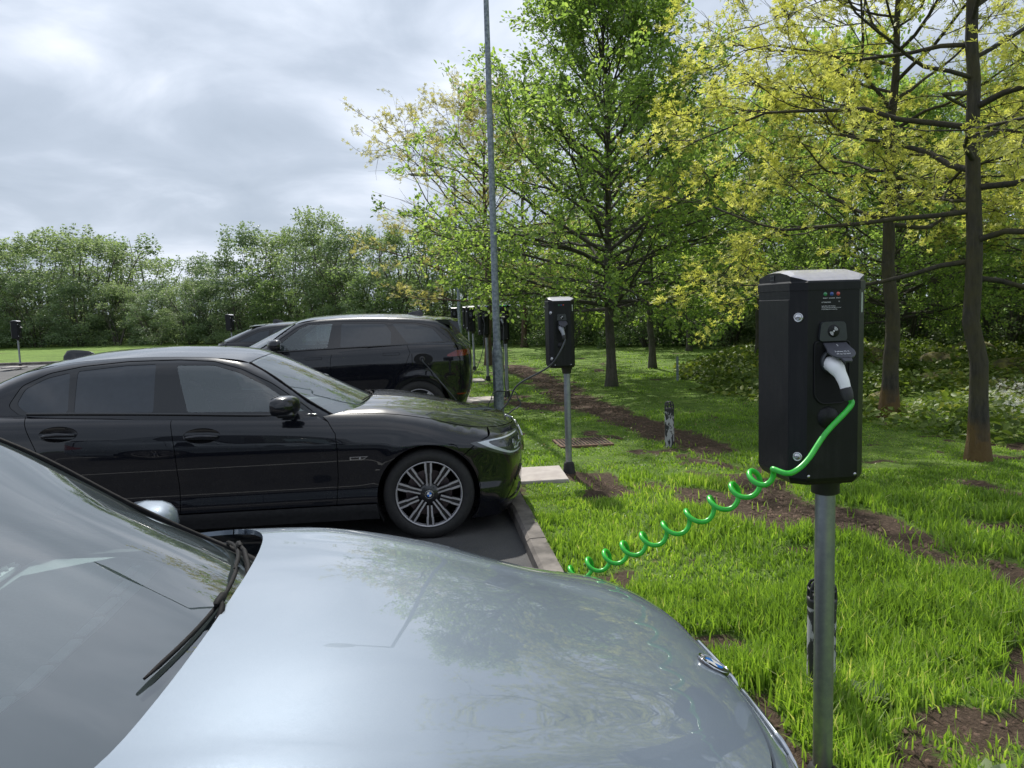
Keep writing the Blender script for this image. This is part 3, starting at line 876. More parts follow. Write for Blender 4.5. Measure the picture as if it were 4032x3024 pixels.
def saloon_details(root, sp, o, pm, badge=True):
    B, G, c = o['B'], o['G'], o['c']
    def lamp_pts(pts):
        a = np.array(pts); P = B.solve('side', a[:, 0], a[:, 1]); return [tuple(q) for q in to_param('polar', P, c)]
    for s_ in (-1, 1):
        # headlight: outline given by angle and height
        pol = [(1.10, .705), (1.115, .69), (.98, .63), (.84, .585), (.70, .572), (.50, .59), (.36, .615), (.33, .66), (.345, .715), (.45, .728), (.70, .735), (.86, .728)]
        pol = [(a * .8 if False else a * .8, z) for a, z in pol]
        pol = [(s_ * a, z) for a, z in smooth_closed(pol, 3)]
        h = panel(B, 'headlight', 'polar', pol, M_['lampglass'], root, 1, off=.004, gap=0, sp=.02, x0=c, flange=.012)
        ring_o = [(s_ * a * .8, z) for a, z in smooth_closed([(1.055, .702), (1.065, .695), (.95, .640), (.83, .598), (.70, .585), (.6, .59), (.6, .599), (.70, .596), (.81, .608), (.91, .645), (.99, .690), (.94, .706), (.62, .716), (.62, .723), (.90, .717)], 3)]
        panel(B, 'light_guide', 'polar', ring_o, M_['drl'], h, 1, off=.0055, gap=0, sp=.012, x0=c, flange=0)
        for a_, z_ in ((.72, .655), (.55, .655)):
            P = B.solve('polar', [a_ * 1.0], [z_], s_, c)[0]; n = B.normal(np.array([P]))[0]
            M = frame_at(P + n * .003, n, (0, 0, 1))
            b = MB(); b.lathe([(0, .006), (.018, .004), (.026, .0), (.028, .004), (.030, -.001)], 20, M); b.build('lamp_lens', M_['lampinner'], h)
        lo = [(s_ * a * .8, z) for a, z in [(.74, .628), (.66, .626), (.64, .64), (.56, .64), (.56, .632), (.62, .63), (.64, .612), (.74, .612)]]
        panel(B, 'light_guide', 'polar', lo, M_['drl'], h, 1, off=.006, gap=0, sp=.012, x0=c, flange=0)
        # bumper side intake and blade
        it = [(s_ * a * .8, z) for a, z in round_poly([(.86, .235), (.50, .22), (.46, .30), (.50, .43), (.60, .47), (.66, .40), (.80, .30)], .02)]
        gi = panel(B, 'air_intake', 'polar', it, M_['trim'], o['bumper'], 1, off=.003, gap=0, sp=.03, x0=c, flange=0)
        bl = [(s_ * a * .8, z) for a, z in smooth_closed([(.90, .225), (.72, .215), (.56, .23), (.53, .30), (.56, .31), (.62, .26), (.76, .245), (.88, .245)], 3)]
        panel(B, 'intake_blade', 'polar', bl, pm, gi, 1, off=.014, gap=0, sp=.02, x0=c, flange=.012)
        b2 = [(s_ * a * .8, z) for a, z in [(.70, .36), (.54, .44), (.55, .46), (.72, .385)]]
        panel(B, 'intake_blade', 'polar', b2, M_['trim'], gi, 1, off=.01, gap=0, sp=.02, x0=c, flange=.008)
        # grille
        gr = [(s_ * a * .8, z) for a, z in round_poly([(.02, .50), (.25, .505), (.315, .58), (.33, .66), (.29, .715), (.03, .715)], .025)]
        g = panel(B, 'grille', 'polar', gr, M_['trim'], root, 1, off=.004, gap=0, sp=.03, x0=c, flange=.01)
        a = np.array(gr + gr[:1]); P = B.solve('polar', a[:, 0] / .8, a[:, 1], 1, c); P = P + B.normal(P) * .006
        b = MB(); b.tube(P, .0065, 6, caps=False); b.build('grille_frame', M_['chrome'], g)
        for k in range(7):
            aa = s_ * (.05 + k * .037)
            a = np.array([[aa, z] for z in np.linspace(.52, .70, 6)]); P = B.solve('polar', a[:, 0], a[:, 1], 1, c); P = P + B.normal(P) * .004
            b = MB(); b.tube(P, .004, 4); b.build('grille_bar', M_['trim'], g)
        # door handles, wing badge
        handle(None, o['door_f'][s_], B, -1.565, .85, s_, pm); handle(None, o['door_r'][s_], B, -2.51, .905, s_, pm)
        P = B.solve('side', [-.49], [.638], s_)[0]; n = B.normal(np.array([P]))[0]
        M = frame_at(P, n, (1, 0, 0) if s_ < 0 else (-1, 0, 0)); f = 1 if s_ < 0 else -1
        b = MB(); pl = [(-.065, -.011), (.035, -.011), (.065, .011), (-.065, .011)] if f > 0 else [(.065, -.011), (-.035, -.011), (-.065, .011), (.065, .011)][::-1]
        pl = pl if f > 0 else [(-x, y) for x, y in [(-.065, -.011), (.035, -.011), (.065, .011), (-.065, .011)]][::-1]
        b.prism(pl, .003, M); bd = b.build('wing_badge', M_['chrome'], o['wing'][s_])
        b = MB(); b.prism([(x * .86 , y * .62) for x, y in pl], .0012, M @ Matrix.Translation((0, 0, .0025))); b.build('badge_inlay', M_['emblem_black'], bd)
        b = MB(); b.prism([(f * .000, -.0068), (f * .012, -.0068), (f * .012, .0068), (f * .004, .0068)][::f], .0012, M @ Matrix.Translation((0, 0, .0035))); b.build('badge_stripe', M_['alloy'], bd)
        # rear lamps
        c2 = (sp['rpc'], -1.0)
        rl = [(s_ * a * .8, z) for a, z in smooth_closed([(.80, .90), (.60, .93), (.35, .92), (.35, .83), (.60, .80), (.78, .82)], 4)]
        panel(B, 'tail_lamp', 'polar', rl, M_['redlamp'], root, 1, off=.004, gap=0, sp=.03, x0=c2, flange=.01)
    # bonnet emblem
    P = B.solve('top', [.695], [0.0])[0]; n = B.normal(np.array([P]))[0]
    roundel(o['bonnet'], frame_at(P, n, (0, 1, 0)) @ Matrix.Translation((0, 0, .001)))
    P = B.solve('polar', [0.0], [.88], 1, (sp['rpc'], -1.0))[0]; n = B.normal(np.array([P]))[0]
    roundel(o['tail'], frame_at(P, n, (0, -1, 0)) @ Matrix.Translation((0, 0, .001)))
    # dashboard details seen through the windscreen
    d = o['dash']; dx, dz = sp['dash']
    b = MB()
    for k in range(9):
        y = -.52 + k * .13; b.box((dx + .40 - .09 * (y / .68)**2, y, dz + .012), (.028, .11, .008), rz=0, bev=.003)
    b.build('demister_vent', M_['dash_light'], d)
    for y in (-.56, -.14, .08, .56):
        b = MB(); b.box((dx + .03 - .07 * (y / .68)**2, y, dz + .012), (.03, .17, .02), bev=.006, ry=-.3)
        for k in range(4): b.box((dx + .02 - .07 * (y / .68)**2, y - .06 + k * .04, dz + .022), (.04, .006, .012), ry=-.3)
        b.build('air_vent', M_['dash_light'], d)
    b = MB(); b.box((dx + .14, -.36, dz + .045), (.13, .24, .012), bev=.005, ry=.1); b.build('head_up_display', M_['plastic'], d)

def build_saloon(loc, yaw, label, pm, **kw):
    root = empty('parked_car', loc, yaw, label, 'car')
    sp = saloon_spec(); sp.update(kw); o = generic_car(sp, root, pm, None, True)
    saloon_details(root, sp, o, pm)
    return root, sp, o

# ------------------------------------------------------------------ the tall estate car (sport utility)
def suv_spec():
    A = arc_pts
    sp = dict(fx=2.68, rx=0.0, half=.95, wr=.37, arch_r=.425, wheels=(0.0, 2.68), rim=.255, rimstyle='single', nose=3.54,
        hc=[(-.9, 1.10), (-.75, 1.20), (-.5, 1.27), (0, 1.29), (1.7, 1.24), (2.3, 1.16), (2.7, 1.10), (3.1, 1.04), (3.35, .97), (3.5, .88), (3.6, .78)],
        drop=[(-.9, .04), (1.7, .05), (2.6, .08), (3.5, .12)],
        plan=[(-.85, .80), (-.5, .895), (0, .94), (1.3, .93), (2.4, .94), (2.9, .92), (3.3, .84), (3.6, .7)],
        shoulder=[(-.8, 1.24), (0, 1.23), (1.1, 1.20), (1.8, 1.17), (2.6, 1.06), (3.2, .96), (3.6, .8)], sh0=1.2,
        prof=[(.2, -.08), (.32, -.03), (.45, -.02), (.6, -.02), (.8, -.005), (.95, 0), (1.05, -.012), (1.15, -.03), (1.2, -.055), (1.26, -.11), (1.34, -.2)],
        front=[(.2, 3.40), (.4, 3.50), (.6, 3.54), (.85, 3.52), (1.0, 3.46)], fcurve=.3, fpow=2.6,
        rear=[(.25, -.62), (.42, -.70), (.6, -.765), (.85, -.785), (1.02, -.775), (1.15, -.745), (1.3, -.68)], rcurve=.20, flare=.012, r1=.07, r2=.06,
        roof=[(-.95, 1.10), (-.80, 1.18), (-.66, 1.31), (-.56, 1.42), (-.47, 1.515), (-.30, 1.585), (-.1, 1.612), (.3, 1.645), (.9, 1.660), (1.35, 1.645), (1.62, 1.60), (1.85, 1.50), (2.3, 1.28), (2.7, 1.08), (2.9, .98)],
        gplan=[(-.9, .68), (-.6, .76), (-.2, .83), (.5, .87), (1.3, .88), (2.0, .85), (2.7, .78)],
        xf0=1.5, xr0=-.1, rbow=.1, crown=.055, tumble=.32, zb=1.22, gr=.08, sp=.04,
        bonnet_edge=[(2.66, 0), (2.65, .3), (2.58, .55), (2.42, .72), (2.34, .80), (2.6, .81), (2.9, .79), (3.15, .73), (3.28, .64), (3.37, .5), (3.42, .3), (3.43, 0)],
        hood_y=.70, hood_front_x=3.14, front_cut=[(2.12, .42), (2.14, .6), (2.16, .85), (2.15, 1.0), (2.14, 1.12)],
        fa0=0, fa1=0, bumper_cut=[(3.15, .93), (3.08, .85), (3.05, .62)], fa_low=-.4,
        sill_top=.36, pc=2.5, rpc=.15,
        doors={'door_f': [(2.12, .40), (2.14, .6), (2.16, .85), (2.15, 1.0), (2.10, 1.16), (1.75, 1.185), (1.11, 1.205), (1.15, 1.07), (1.17, .77), (1.17, .40)],
               'door_r': [(1.17, .40), (1.17, .77), (1.15, 1.07), (1.11, 1.205), (.14, 1.235), (.10, 1.12), (.17, .95), (.30, .80)] + A(0, .37, .46, .8, .12, 8) + [(.47, .40)]},
        quarter=A(0, .37, .46, .12, .8, 8) + [(.30, .80), (.17, .95), (.10, 1.12), (.14, 1.235), (-.3, 1.245), (-.50, 1.235), (-.56, 1.1), (-.57, .9), (-.56, .66), (-.50, .50)] + A(0, .37, .425, .1, PI * .93, 22)[::-1],
        sill=[(2.24, .26), (2.27, .41), (.45, .41), (.43, .26)],
        tail_cut=[(-.36, .30), (-.40, .45), (-.50, .50), (-.56, .66), (-.57, .9), (-.56, 1.1), (-.50, 1.235)],
        boot_edge=[(-.30, 0), (-.30, .4), (-.35, .72), (-.50, .74), (-.60, .6), (-.66, .3), (-.68, 0)],
        ws_edge=[(2.52, 0), (2.50, .3), (2.42, .55), (2.30, .70), (2.20, .755), (2.0, .735), (1.8, .70), (1.62, .655), (1.66, .3), (1.67, 0)],
        ws_frit=[(2.38, 0), (2.36, .3), (2.28, .52), (2.18, .66), (1.98, .67), (1.8, .65), (1.68, .61), (1.70, .3), (1.71, 0)],
        ws_top_x=1.68, ws_side_y=.65,
        bl_edge=[(-.76, 0), (-.755, .3), (-.72, .55), (-.68, .63), (-.58, .62), (-.50, .60), (-.50, .3), (-.50, 0)], bl_top_x=-.52, bl_side_y=.60,
        roof_edge=[(1.3, .68), (.9, .69), (.4, .68), (-.1, .655), (-.35, .63)],
        glow=(1.10, 1.17), bext=-.02,
        cab=(-.3, 2.35, 1.15), seat_x=1.05, seat_dz=.20, dash=(1.62, 1.12), mirror=(1.84, 1.03, 1.285, 1.1), fin=(.02, 1.6),
        rear_x=-.72, nose_x=3.5, under_z=.30,
        wipers=[((2.46, -.40), (2.48, .2), (2.52, -.1, 1.10)), ((2.48, .22), (2.34, .66), (2.5, .4, 1.09))],
        cowl=[(2.68, 0), (2.67, .3), (2.6, .55), (2.44, .72), (2.36, .80), (2.2, .80), (2.3, .6), (2.38, .3), (2.40, 0)],
        waist=[(2.02, 1.18), (1.75, 1.19), (1.11, 1.21), (.14, 1.235), (-.38, 1.25)])
    sp['dlo'] = [('main', round_poly([(2.03, 1.19), (1.1, 1.215), (-.40, 1.25), (-.44, 1.275), (-.24, 1.455), (.0, 1.515), (.5, 1.545), (1.1, 1.565), (1.45, 1.555), (1.58, 1.50), (1.85, 1.33)], .02))]
    sp['panes'] = [('main', 'glass_side', round_poly([(1.88, 1.205), (1.19, 1.222), (1.115, 1.545), (1.44, 1.535), (1.56, 1.48), (1.78, 1.31)], .02)),
        ('main', 'privacy', round_poly([(1.02, 1.225), (.35, 1.24), (.34, 1.40), (.42, 1.52), (1.0, 1.542)], .02)),
        ('main', 'privacy', round_poly([(.13, 1.245), (-.36, 1.26), (-.22, 1.43), (.02, 1.50), (.33, 1.52)], .02))]
    return sp

def build_suv(loc, yaw, label, pm):
    root = empty('parked_car', loc, yaw, label, 'car')
    sp = suv_spec(); o = generic_car(sp, root, pm, None, True)
    B, G = o['B'], o['G']; c2 = (sp['rpc'], -1.0); c = o['c']
    def S2P(pts, c, s_):
        a = np.array(pts); P = B.solve('side', a[:, 0], a[:, 1]); return [(s_ * q[0], q[1]) for q in to_param('polar', P, c)]
    for s_ in (-1, 1):
        handle(None, o['door_f'][s_], B, 1.37, 1.085, s_, pm, style='flush'); handle(None, o['door_r'][s_], B, .35, 1.11, s_, pm, style='flush')
        rl = S2P([(-.40, 1.075), (-.50, 1.12), (-.54, 1.13)], c2, s_)
        rl = rl + [(s_ * .35, 1.135), (s_ * .33, 1.07), (s_ * .60, 1.055), (rl[0][0] * .97, 1.05)]
        t = panel(B, 'tail_lamp', 'polar', smooth_closed(rl, 3), M_['redlamp'], root, 1, off=.004, gap=0, sp=.03, x0=c2, flange=.01)
        rf = [(s_ * .42, .505), (s_ * .74, .53), (s_ * .74, .545), (s_ * .42, .53)]
        panel(B, 'reflector', 'polar', rf, M_['redlamp'], root, 1, off=.004, gap=0, sp=.04, x0=c2, flange=.006)
        fl = [(s_ * a * .8, z) for a, z in smooth_closed([(.95, .90), (.6, .92), (.45, .88), (.5, .84), (.9, .85)], 3)]
        panel(B, 'headlight', 'polar', fl, M_['lampglass'], root, 1, off=.004, gap=0, sp=.03, x0=c, flange=.01)
    # tailgate strip, badge and spoiler
    st = [(-.26, 1.07), (.26, 1.07), (.26, 1.12), (-.26, 1.12)]
    panel(B, 'tailgate_strip', 'polar', st, M_['trim'], o['tail'], 1, off=.005, gap=0, sp=.05, x0=c2, flange=.008)
    vs = []
    b = MB(); ny = 13
    for j in range(ny):
        y = -.64 + 1.28 * j / (ny - 1); k = (y / .64)**2
        P = G.solve('top', [-.25], [y])[0]
        vs += [(-.20, y, P[2] + .006), (-.44, y, 1.578 - .03 * k), (-.60 + .05 * k, y, 1.548 - .035 * k), (-.59 + .05 * k, y, 1.532 - .035 * k), (-.47, y, 1.49 - .03 * k)]
    b.add(vs, [(j * 5 + i, j * 5 + i + 1, (j + 1) * 5 + i + 1, (j + 1) * 5 + i) for j in range(ny - 1) for i in range(4)], True)
    for j in (0, ny - 1): b.add(vs[j * 5:j * 5 + 5], [(0, 1, 2, 3, 4)])
    b.build('roof_spoiler', pm, root)
    for s_ in (-1, 1):
        b = MB(); b.add([(-.44, s_ * .655, 1.54), (-.57, s_ * .645, 1.505), (-.60, s_ * .66, 1.36), (-.52, s_ * .69, 1.33)], [(0, 1, 2, 3)]); b.build('spoiler_end', M_['trim'], root)
    # open charging flap on the left rear wing
    P = B.solve('side', [-.06], [1.03], 1)[0]; n = B.normal(np.array([P]))[0]; M = frame_at(P, n, (-1, 0, 0))
    b = MB(); b.prism(smooth_closed([(-.115, 0), (-.06, .066), (.05, .07), (.13, .03), (.135, -.03), (.06, -.07), (-.06, -.066)], 4), .002, M); fp = b.build('charging_recess', M_['dark'], o['quarter'][1])
    b = MB(); b.prism(smooth_closed([(0, .07), (.085, .065), (.10, 0), (.085, -.065), (0, -.07)], 4), .006, M @ Matrix.Translation((-.13, 0, .01)) @ Matrix.Rotation(-1.25, 4, 'Y') @ Matrix.Diagonal((-1, 1, 1, 1))); b.build('charging_flap', pm, fp)
    b = MB(); b.lathe([(.02, .005), (.036, .004), (.038, .0)], 20, M); b.build('charging_socket', M_['plastic'], fp)
    root['port'] = [float(x) for x in (P + n * .01)]
    return root, sp, o

# ------------------------------------------------------------------ the low crossover behind
def crossover_spec():
    A = arc_pts
    sp = suv_spec()
    sp.update(half=.93, wr=.36, arch_r=.41, fx=2.72, wheels=(0.0, 2.72), nose=3.55,
        hc=[(-.95, 1.06), (-.85, 1.15), (-.6, 1.19), (0, 1.20), (1.7, 1.16), (2.4, 1.09), (2.8, 1.03), (3.2, .95), (3.45, .84), (3.6, .74)],
        shoulder=[(-.9, 1.15), (0, 1.15), (1.1, 1.12), (1.8, 1.09), (2.6, 1.0), (3.2, .9), (3.6, .76)], sh0=1.12,
        prof=[(.2, -.08), (.32, -.03), (.5, -.01), (.7, 0), (.9, -.004), (1.0, -.02), (1.08, -.045), (1.12, -.06), (1.18, -.11), (1.26, -.2)],
        rear=[(.25, -.78), (.42, -.86), (.6, -.90), (.85, -.91), (1.02, -.90), (1.12, -.88), (1.2, -.84)], rcurve=.18,
        roof=[(-1.1, 1.05), (-.85, 1.17), (-.55, 1.30), (-.20, 1.435), (.05, 1.50), (.45, 1.535), (1.0, 1.55), (1.35, 1.54), (1.65, 1.48), (2.0, 1.34), (2.4, 1.17), (2.8, 1.0)],
        gplan=[(-.9, .70), (-.6, .76), (-.2, .80), (.5, .84), (1.3, .85), (2.0, .82), (2.8, .75)], zb=1.12, xr0=.1,
        doors={'door_f': [(2.12, .40), (2.14, .6), (2.16, .85), (2.15, .95), (2.10, 1.07), (1.75, 1.095), (1.11, 1.12), (1.15, 1.0), (1.17, .77), (1.17, .40)],
               'door_r': [(1.17, .40), (1.17, .77), (1.15, 1.0), (1.11, 1.12), (.24, 1.14), (.16, 1.05), (.22, .95), (.32, .80)] + A(0, .36, .45, .8, .12, 8) + [(.47, .40)]},
        quarter=A(0, .36, .45, .12, .8, 8) + [(.32, .80), (.22, .95), (.16, 1.05), (.24, 1.14), (-.3, 1.15), (-.58, 1.145), (-.64, 1.0), (-.65, .85), (-.63, .66), (-.55, .50)] + A(0, .36, .41, .1, PI * .93, 22)[::-1],
        tail_cut=[(-.34, .30), (-.40, .45), (-.55, .50), (-.63, .66), (-.65, .85), (-.64, 1.0), (-.58, 1.145)],
        boot_edge=[(-.30, 0), (-.30, .4), (-.35, .74), (-.60, .74), (-.74, .6), (-.80, .3), (-.82, 0)],
        bumper_cut=[(3.15, .87), (3.08, .80), (3.05, .62)], pc=2.5,
        bonnet_edge=[(2.66, 0), (2.65, .3), (2.58, .55), (2.42, .72), (2.34, .78), (2.6, .79), (2.9, .77), (3.15, .72), (3.28, .63), (3.37, .5), (3.42, .3), (3.43, 0)],
        front_cut=[(2.12, .42), (2.14, .6), (2.16, .85), (2.15, .95), (2.12, 1.04)],
        bl_edge=[(-.74, 0), (-.73, .3), (-.70, .55), (-.64, .62), (-.40, .60), (-.16, .575), (-.14, .3), (-.14, 0)], bl_top_x=-.17, bl_side_y=.57,
        roof_edge=[(1.3, .65), (.9, .66), (.4, .64), (.1, .61)], glow=(1.03, 1.10), bext=.05,
        ws_edge=[(2.52, 0), (2.50, .3), (2.42, .55), (2.30, .69), (2.20, .73), (2.0, .71), (1.8, .68), (1.62, .63), (1.66, .3), (1.67, 0)],
        ws_frit=[(2.38, 0), (2.36, .3), (2.28, .52), (2.18, .64), (1.98, .65), (1.8, .63), (1.68, .59), (1.70, .3), (1.71, 0)],
        ws_side_y=.625, dash=(1.62, 1.02), cab=(-.3, 2.35, 1.05), seat_dz=.12, mirror=(1.84, 1.0, 1.18, 1.05), fin=(.30, 1.6),
        waist=[(2.02, 1.09), (1.75, 1.10), (1.11, 1.125), (.14, 1.15), (-.45, 1.155)], rear_x=-.85)
    sp['dlo'] = [('main', round_poly([(2.03, 1.10), (1.1, 1.13), (-.45, 1.16), (-.42, 1.19), (.02, 1.38), (.4, 1.44), (1.1, 1.465), (1.45, 1.445), (1.58, 1.40), (1.85, 1.25)], .02))]
    sp['panes'] = [('main', 'glass_side', round_poly([(1.88, 1.12), (1.19, 1.14), (1.15, 1.445), (1.44, 1.425), (1.56, 1.385), (1.78, 1.23)], .02)),
        ('main', 'privacy', round_poly([(1.06, 1.14), (.28, 1.155), (.32, 1.38), (.5, 1.425), (1.03, 1.445)], .02)),
        ('main', 'privacy', round_poly([(.2, 1.16), (-.36, 1.17), (.02, 1.345), (.24, 1.38)], .02))]
    return sp

def build_crossover(loc, yaw, label, pm):
    root = empty('parked_car', loc, yaw, label, 'car')
    sp = crossover_spec(); o = generic_car(sp, root, pm, None, True)
    B, G = o['B'], o['G']; c2 = (sp['rpc'], -1.0); c = o['c']
    for s_ in (-1, 1):
        handle(None, o['door_f'][s_], B, 1.37, 1.0, s_, pm, style='flush'); handle(None, o['door_r'][s_], B, .40, 1.03, s_, pm, style='flush')
        rl = [(s_ * 1.0, 1.02), (s_ * .70, 1.055), (s_ * .2, 1.06), (s_ * .2, 1.02), (s_ * .7, 1.005), (s_ * .95, .985)]
        panel(B, 'tail_lamp', 'polar', smooth_closed([(a * .8, z) for a, z in rl], 3), M_['redlamp'], root, 1, off=.004, gap=0, sp=.03, x0=c2, flange=.01)
        fl = [(s_ * a * .8, z) for a, z in smooth_closed([(.95, .84), (.6, .86), (.45, .82), (.5, .78), (.9, .79)], 3)]
        panel(B, 'headlight', 'polar', fl, M_['lampglass'], root, 1, off=.004, gap=0, sp=.03, x0=c, flange=.01)
    b = MB(); ny = 13; vs = []
    for j in range(ny):
        y = -.58 + 1.16 * j / (ny - 1); k = (y / .58)**2
        P = G.solve('top', [.08], [y])[0]
        vs += [(.12, y, P[2] + .012), (-.10, y, 1.50 - .03 * k), (-.24 + .06 * k, y, 1.485 - .04 * k), (-.23 + .06 * k, y, 1.465 - .04 * k), (-.05, y, 1.44 - .03 * k)]
    b.add(vs, [(j * 5 + i, j * 5 + i + 1, (j + 1) * 5 + i + 1, (j + 1) * 5 + i) for j in range(ny - 1) for i in range(4)], True)
    b.build('roof_spoiler', pm, root)
    return root, sp, o
# ------------------------------------------------------------------ layout
YAW = math.atan2(.1125, .9936)
CV = np.array([.9936, .1125, 0]); RV = np.array([-.1125, .9936, 0])     # across the kerb, along the kerb
K0 = np.array([-.03, 6.0, 0])                                           # a point on the kerb face
def CR(c, r, z=0.0):
    p = K0 + CV * c + RV * r; return (p[0], p[1], z)
RFAR = 25.0                                                             # the kerb turns here
GZ = .08

def ground_mat(name, kind):
    m, nt, out = mat_new(name)
    b = nt.nodes.new('ShaderNodeBsdfPrincipled'); tc = coords(nt)
    if kind == 'asphalt':
        n1 = noise_tex(nt, 1.2, 5, .6, tc); n2 = noise_tex(nt, 220, 2, .7, tc)
        v = N(nt, 'TexVoronoi'); v.inputs['Scale'].default_value = 110; nt.links.new(tc, v.inputs[0])
        c1 = ramp(nt, n1.outputs[0], [(.3, (.045, .046, .05)), (.7, (.085, .083, .082))])
        mx = N(nt, 'MixRGB'); mx.blend_type = 'MULTIPLY'; mx.inputs[0].default_value = .7
        nt.links.new(c1, mx.inputs[1]); nt.links.new(ramp(nt, n2.outputs[0], [(.3, .45), (.7, 1.5)]), mx.inputs[2])
        nt.links.new(mx.outputs[0], b.inputs['Base Color']); b.inputs['Roughness'].default_value = .85
        add_bump(nt, b, v.outputs['Distance'], .5, .006)
    elif kind == 'grass':
        mud = N(nt, 'Attribute'); mud.attribute_name = 'mud'
        n1 = noise_tex(nt, .8, 5, .6, tc); n2 = noise_tex(nt, 38, 5, .75, tc); n3 = noise_tex(nt, 6, 5, .65, tc)
        g = ramp(nt, n3.outputs[0], [(.25, (.08, .14, .03)), (.5, (.15, .24, .045)), (.78, (.24, .33, .07))])
        mg = N(nt, 'MixRGB'); mg.blend_type = 'MULTIPLY'; mg.inputs[0].default_value = .85
        nt.links.new(g, mg.inputs[1]); nt.links.new(ramp(nt, n2.outputs[0], [(.25, .45), (.75, 1.5)]), mg.inputs[2])
        mg2 = N(nt, 'MixRGB'); mg2.blend_type = 'MULTIPLY'; mg2.inputs[0].default_value = .6
        nt.links.new(mg.outputs[0], mg2.inputs[1]); nt.links.new(ramp(nt, n1.outputs[0], [(.3, .65), (.7, 1.3)]), mg2.inputs[2])
        soil = ramp(nt, n2.outputs[0], [(.25, (.035, .023, .015)), (.55, (.10, .068, .048)), (.8, (.22, .165, .12))])
        mx = N(nt, 'MixRGB')
        ad = N(nt, 'Math'); ad.operation = 'ADD'; nt.links.new(mud.outputs['Fac'], ad.inputs[0])
        sb = N(nt, 'Math'); sb.operation = 'MULTIPLY_ADD'; nt.links.new(n2.outputs[0], sb.inputs[0]); sb.inputs[1].default_value = .9; sb.inputs[2].default_value = -.45
        nt.links.new(sb.outputs[0], ad.inputs[1])
        nt.links.new(ramp(nt, ad.outputs[0], [(.38, 0.0), (.55, 1.0)]), mx.inputs[0])
        nt.links.new(mg2.outputs[0], mx.inputs[1]); nt.links.new(soil, mx.inputs[2])
        nt.links.new(mx.outputs[0], b.inputs['Base Color']); b.inputs['Roughness'].default_value = .9
        b.inputs['Specular IOR Level'].default_value = .2
        add_bump(nt, b, n2.outputs[0], .9, .05)
    nt.links.new(b.outputs[0], out.inputs[0])
    return m

MUD = [  # capsules: x0,y0,x1,y1,radius
    (-.06, 21.4, .58, 17.57, .45), (.58, 17.57, .95, 14.5, .5), (.88, 14.12, 1.37, 11.73, .42), (1.37, 11.73, 1.85, 10.0, .40), (1.85, 10.0, 2.1, 8.3, .33),
    (.05, 12.95, .75, 12.1, .35), (1.15, 6.75, 1.4, 6.21, .14), (1.4, 6.21, 1.9, 6.0, .2), (2.1, 6.6, 2.1, 5.7, .30), (2.1, 5.7, 2.5, 5.35, .28),
    (2.5, 5.35, 2.6, 4.6, .26), (2.6, 4.6, 2.75, 3.7, .25), (1.75, 5.6, 2.1, 5.5, .18), (3.84, 6.5, 4.0, 5.7, .18), (.57, 7.25, .85, 6.6, .17), (1.44, 2.5, 1.95, 2.75, .20),
    (.98, 2.78, 1.02, 2.5, .16), (1.26, 4.31, 1.43, 4.34, .06), (1.88, 7.93, 2.07, 7.54, .12), (2.3, 7.2, 2.9, 6.9, .15), (3.2, 5.2, 3.8, 4.9, .16), (.9, 9.7, 1.3, 9.2, .12), (2.9, 3.2, 3.3, 2.9, .2),
    (-.02, 13.9, -.02, 13.8, .3), (.45, 7.2, .6, 7.2, .12)]
def mud_at(x, y):
    nx = fbm(x * 1.9, y * 1.9, 4, 3) - .5; ny = fbm(x * 1.9 + 40, y * 1.9, 4, 9) - .5
    px = x + nx * .55; py = y + ny * .9
    v = np.zeros_like(x)
    for x0, y0, x1, y1, r in MUD:
        dx, dy = x1 - x0, y1 - y0
        t = np.clip(((px - x0) * dx + (py - y0) * dy) / (dx * dx + dy * dy + 1e-9), 0, 1)
        d = np.hypot((px - x0 - t * dx), (py - y0 - t * dy) * .8)
        v = np.maximum(v, np.clip(1.15 - d / r * .80, 0, 1))
    v = v * (.45 + .95 * fbm(x * 6, y * 6, 3, 21))
    sp = np.clip((fbm(x * 2.3, y * 2.3, 4, 33) - .62) * 5, 0, .7)
    return np.clip(np.maximum(v, sp), 0, 1)

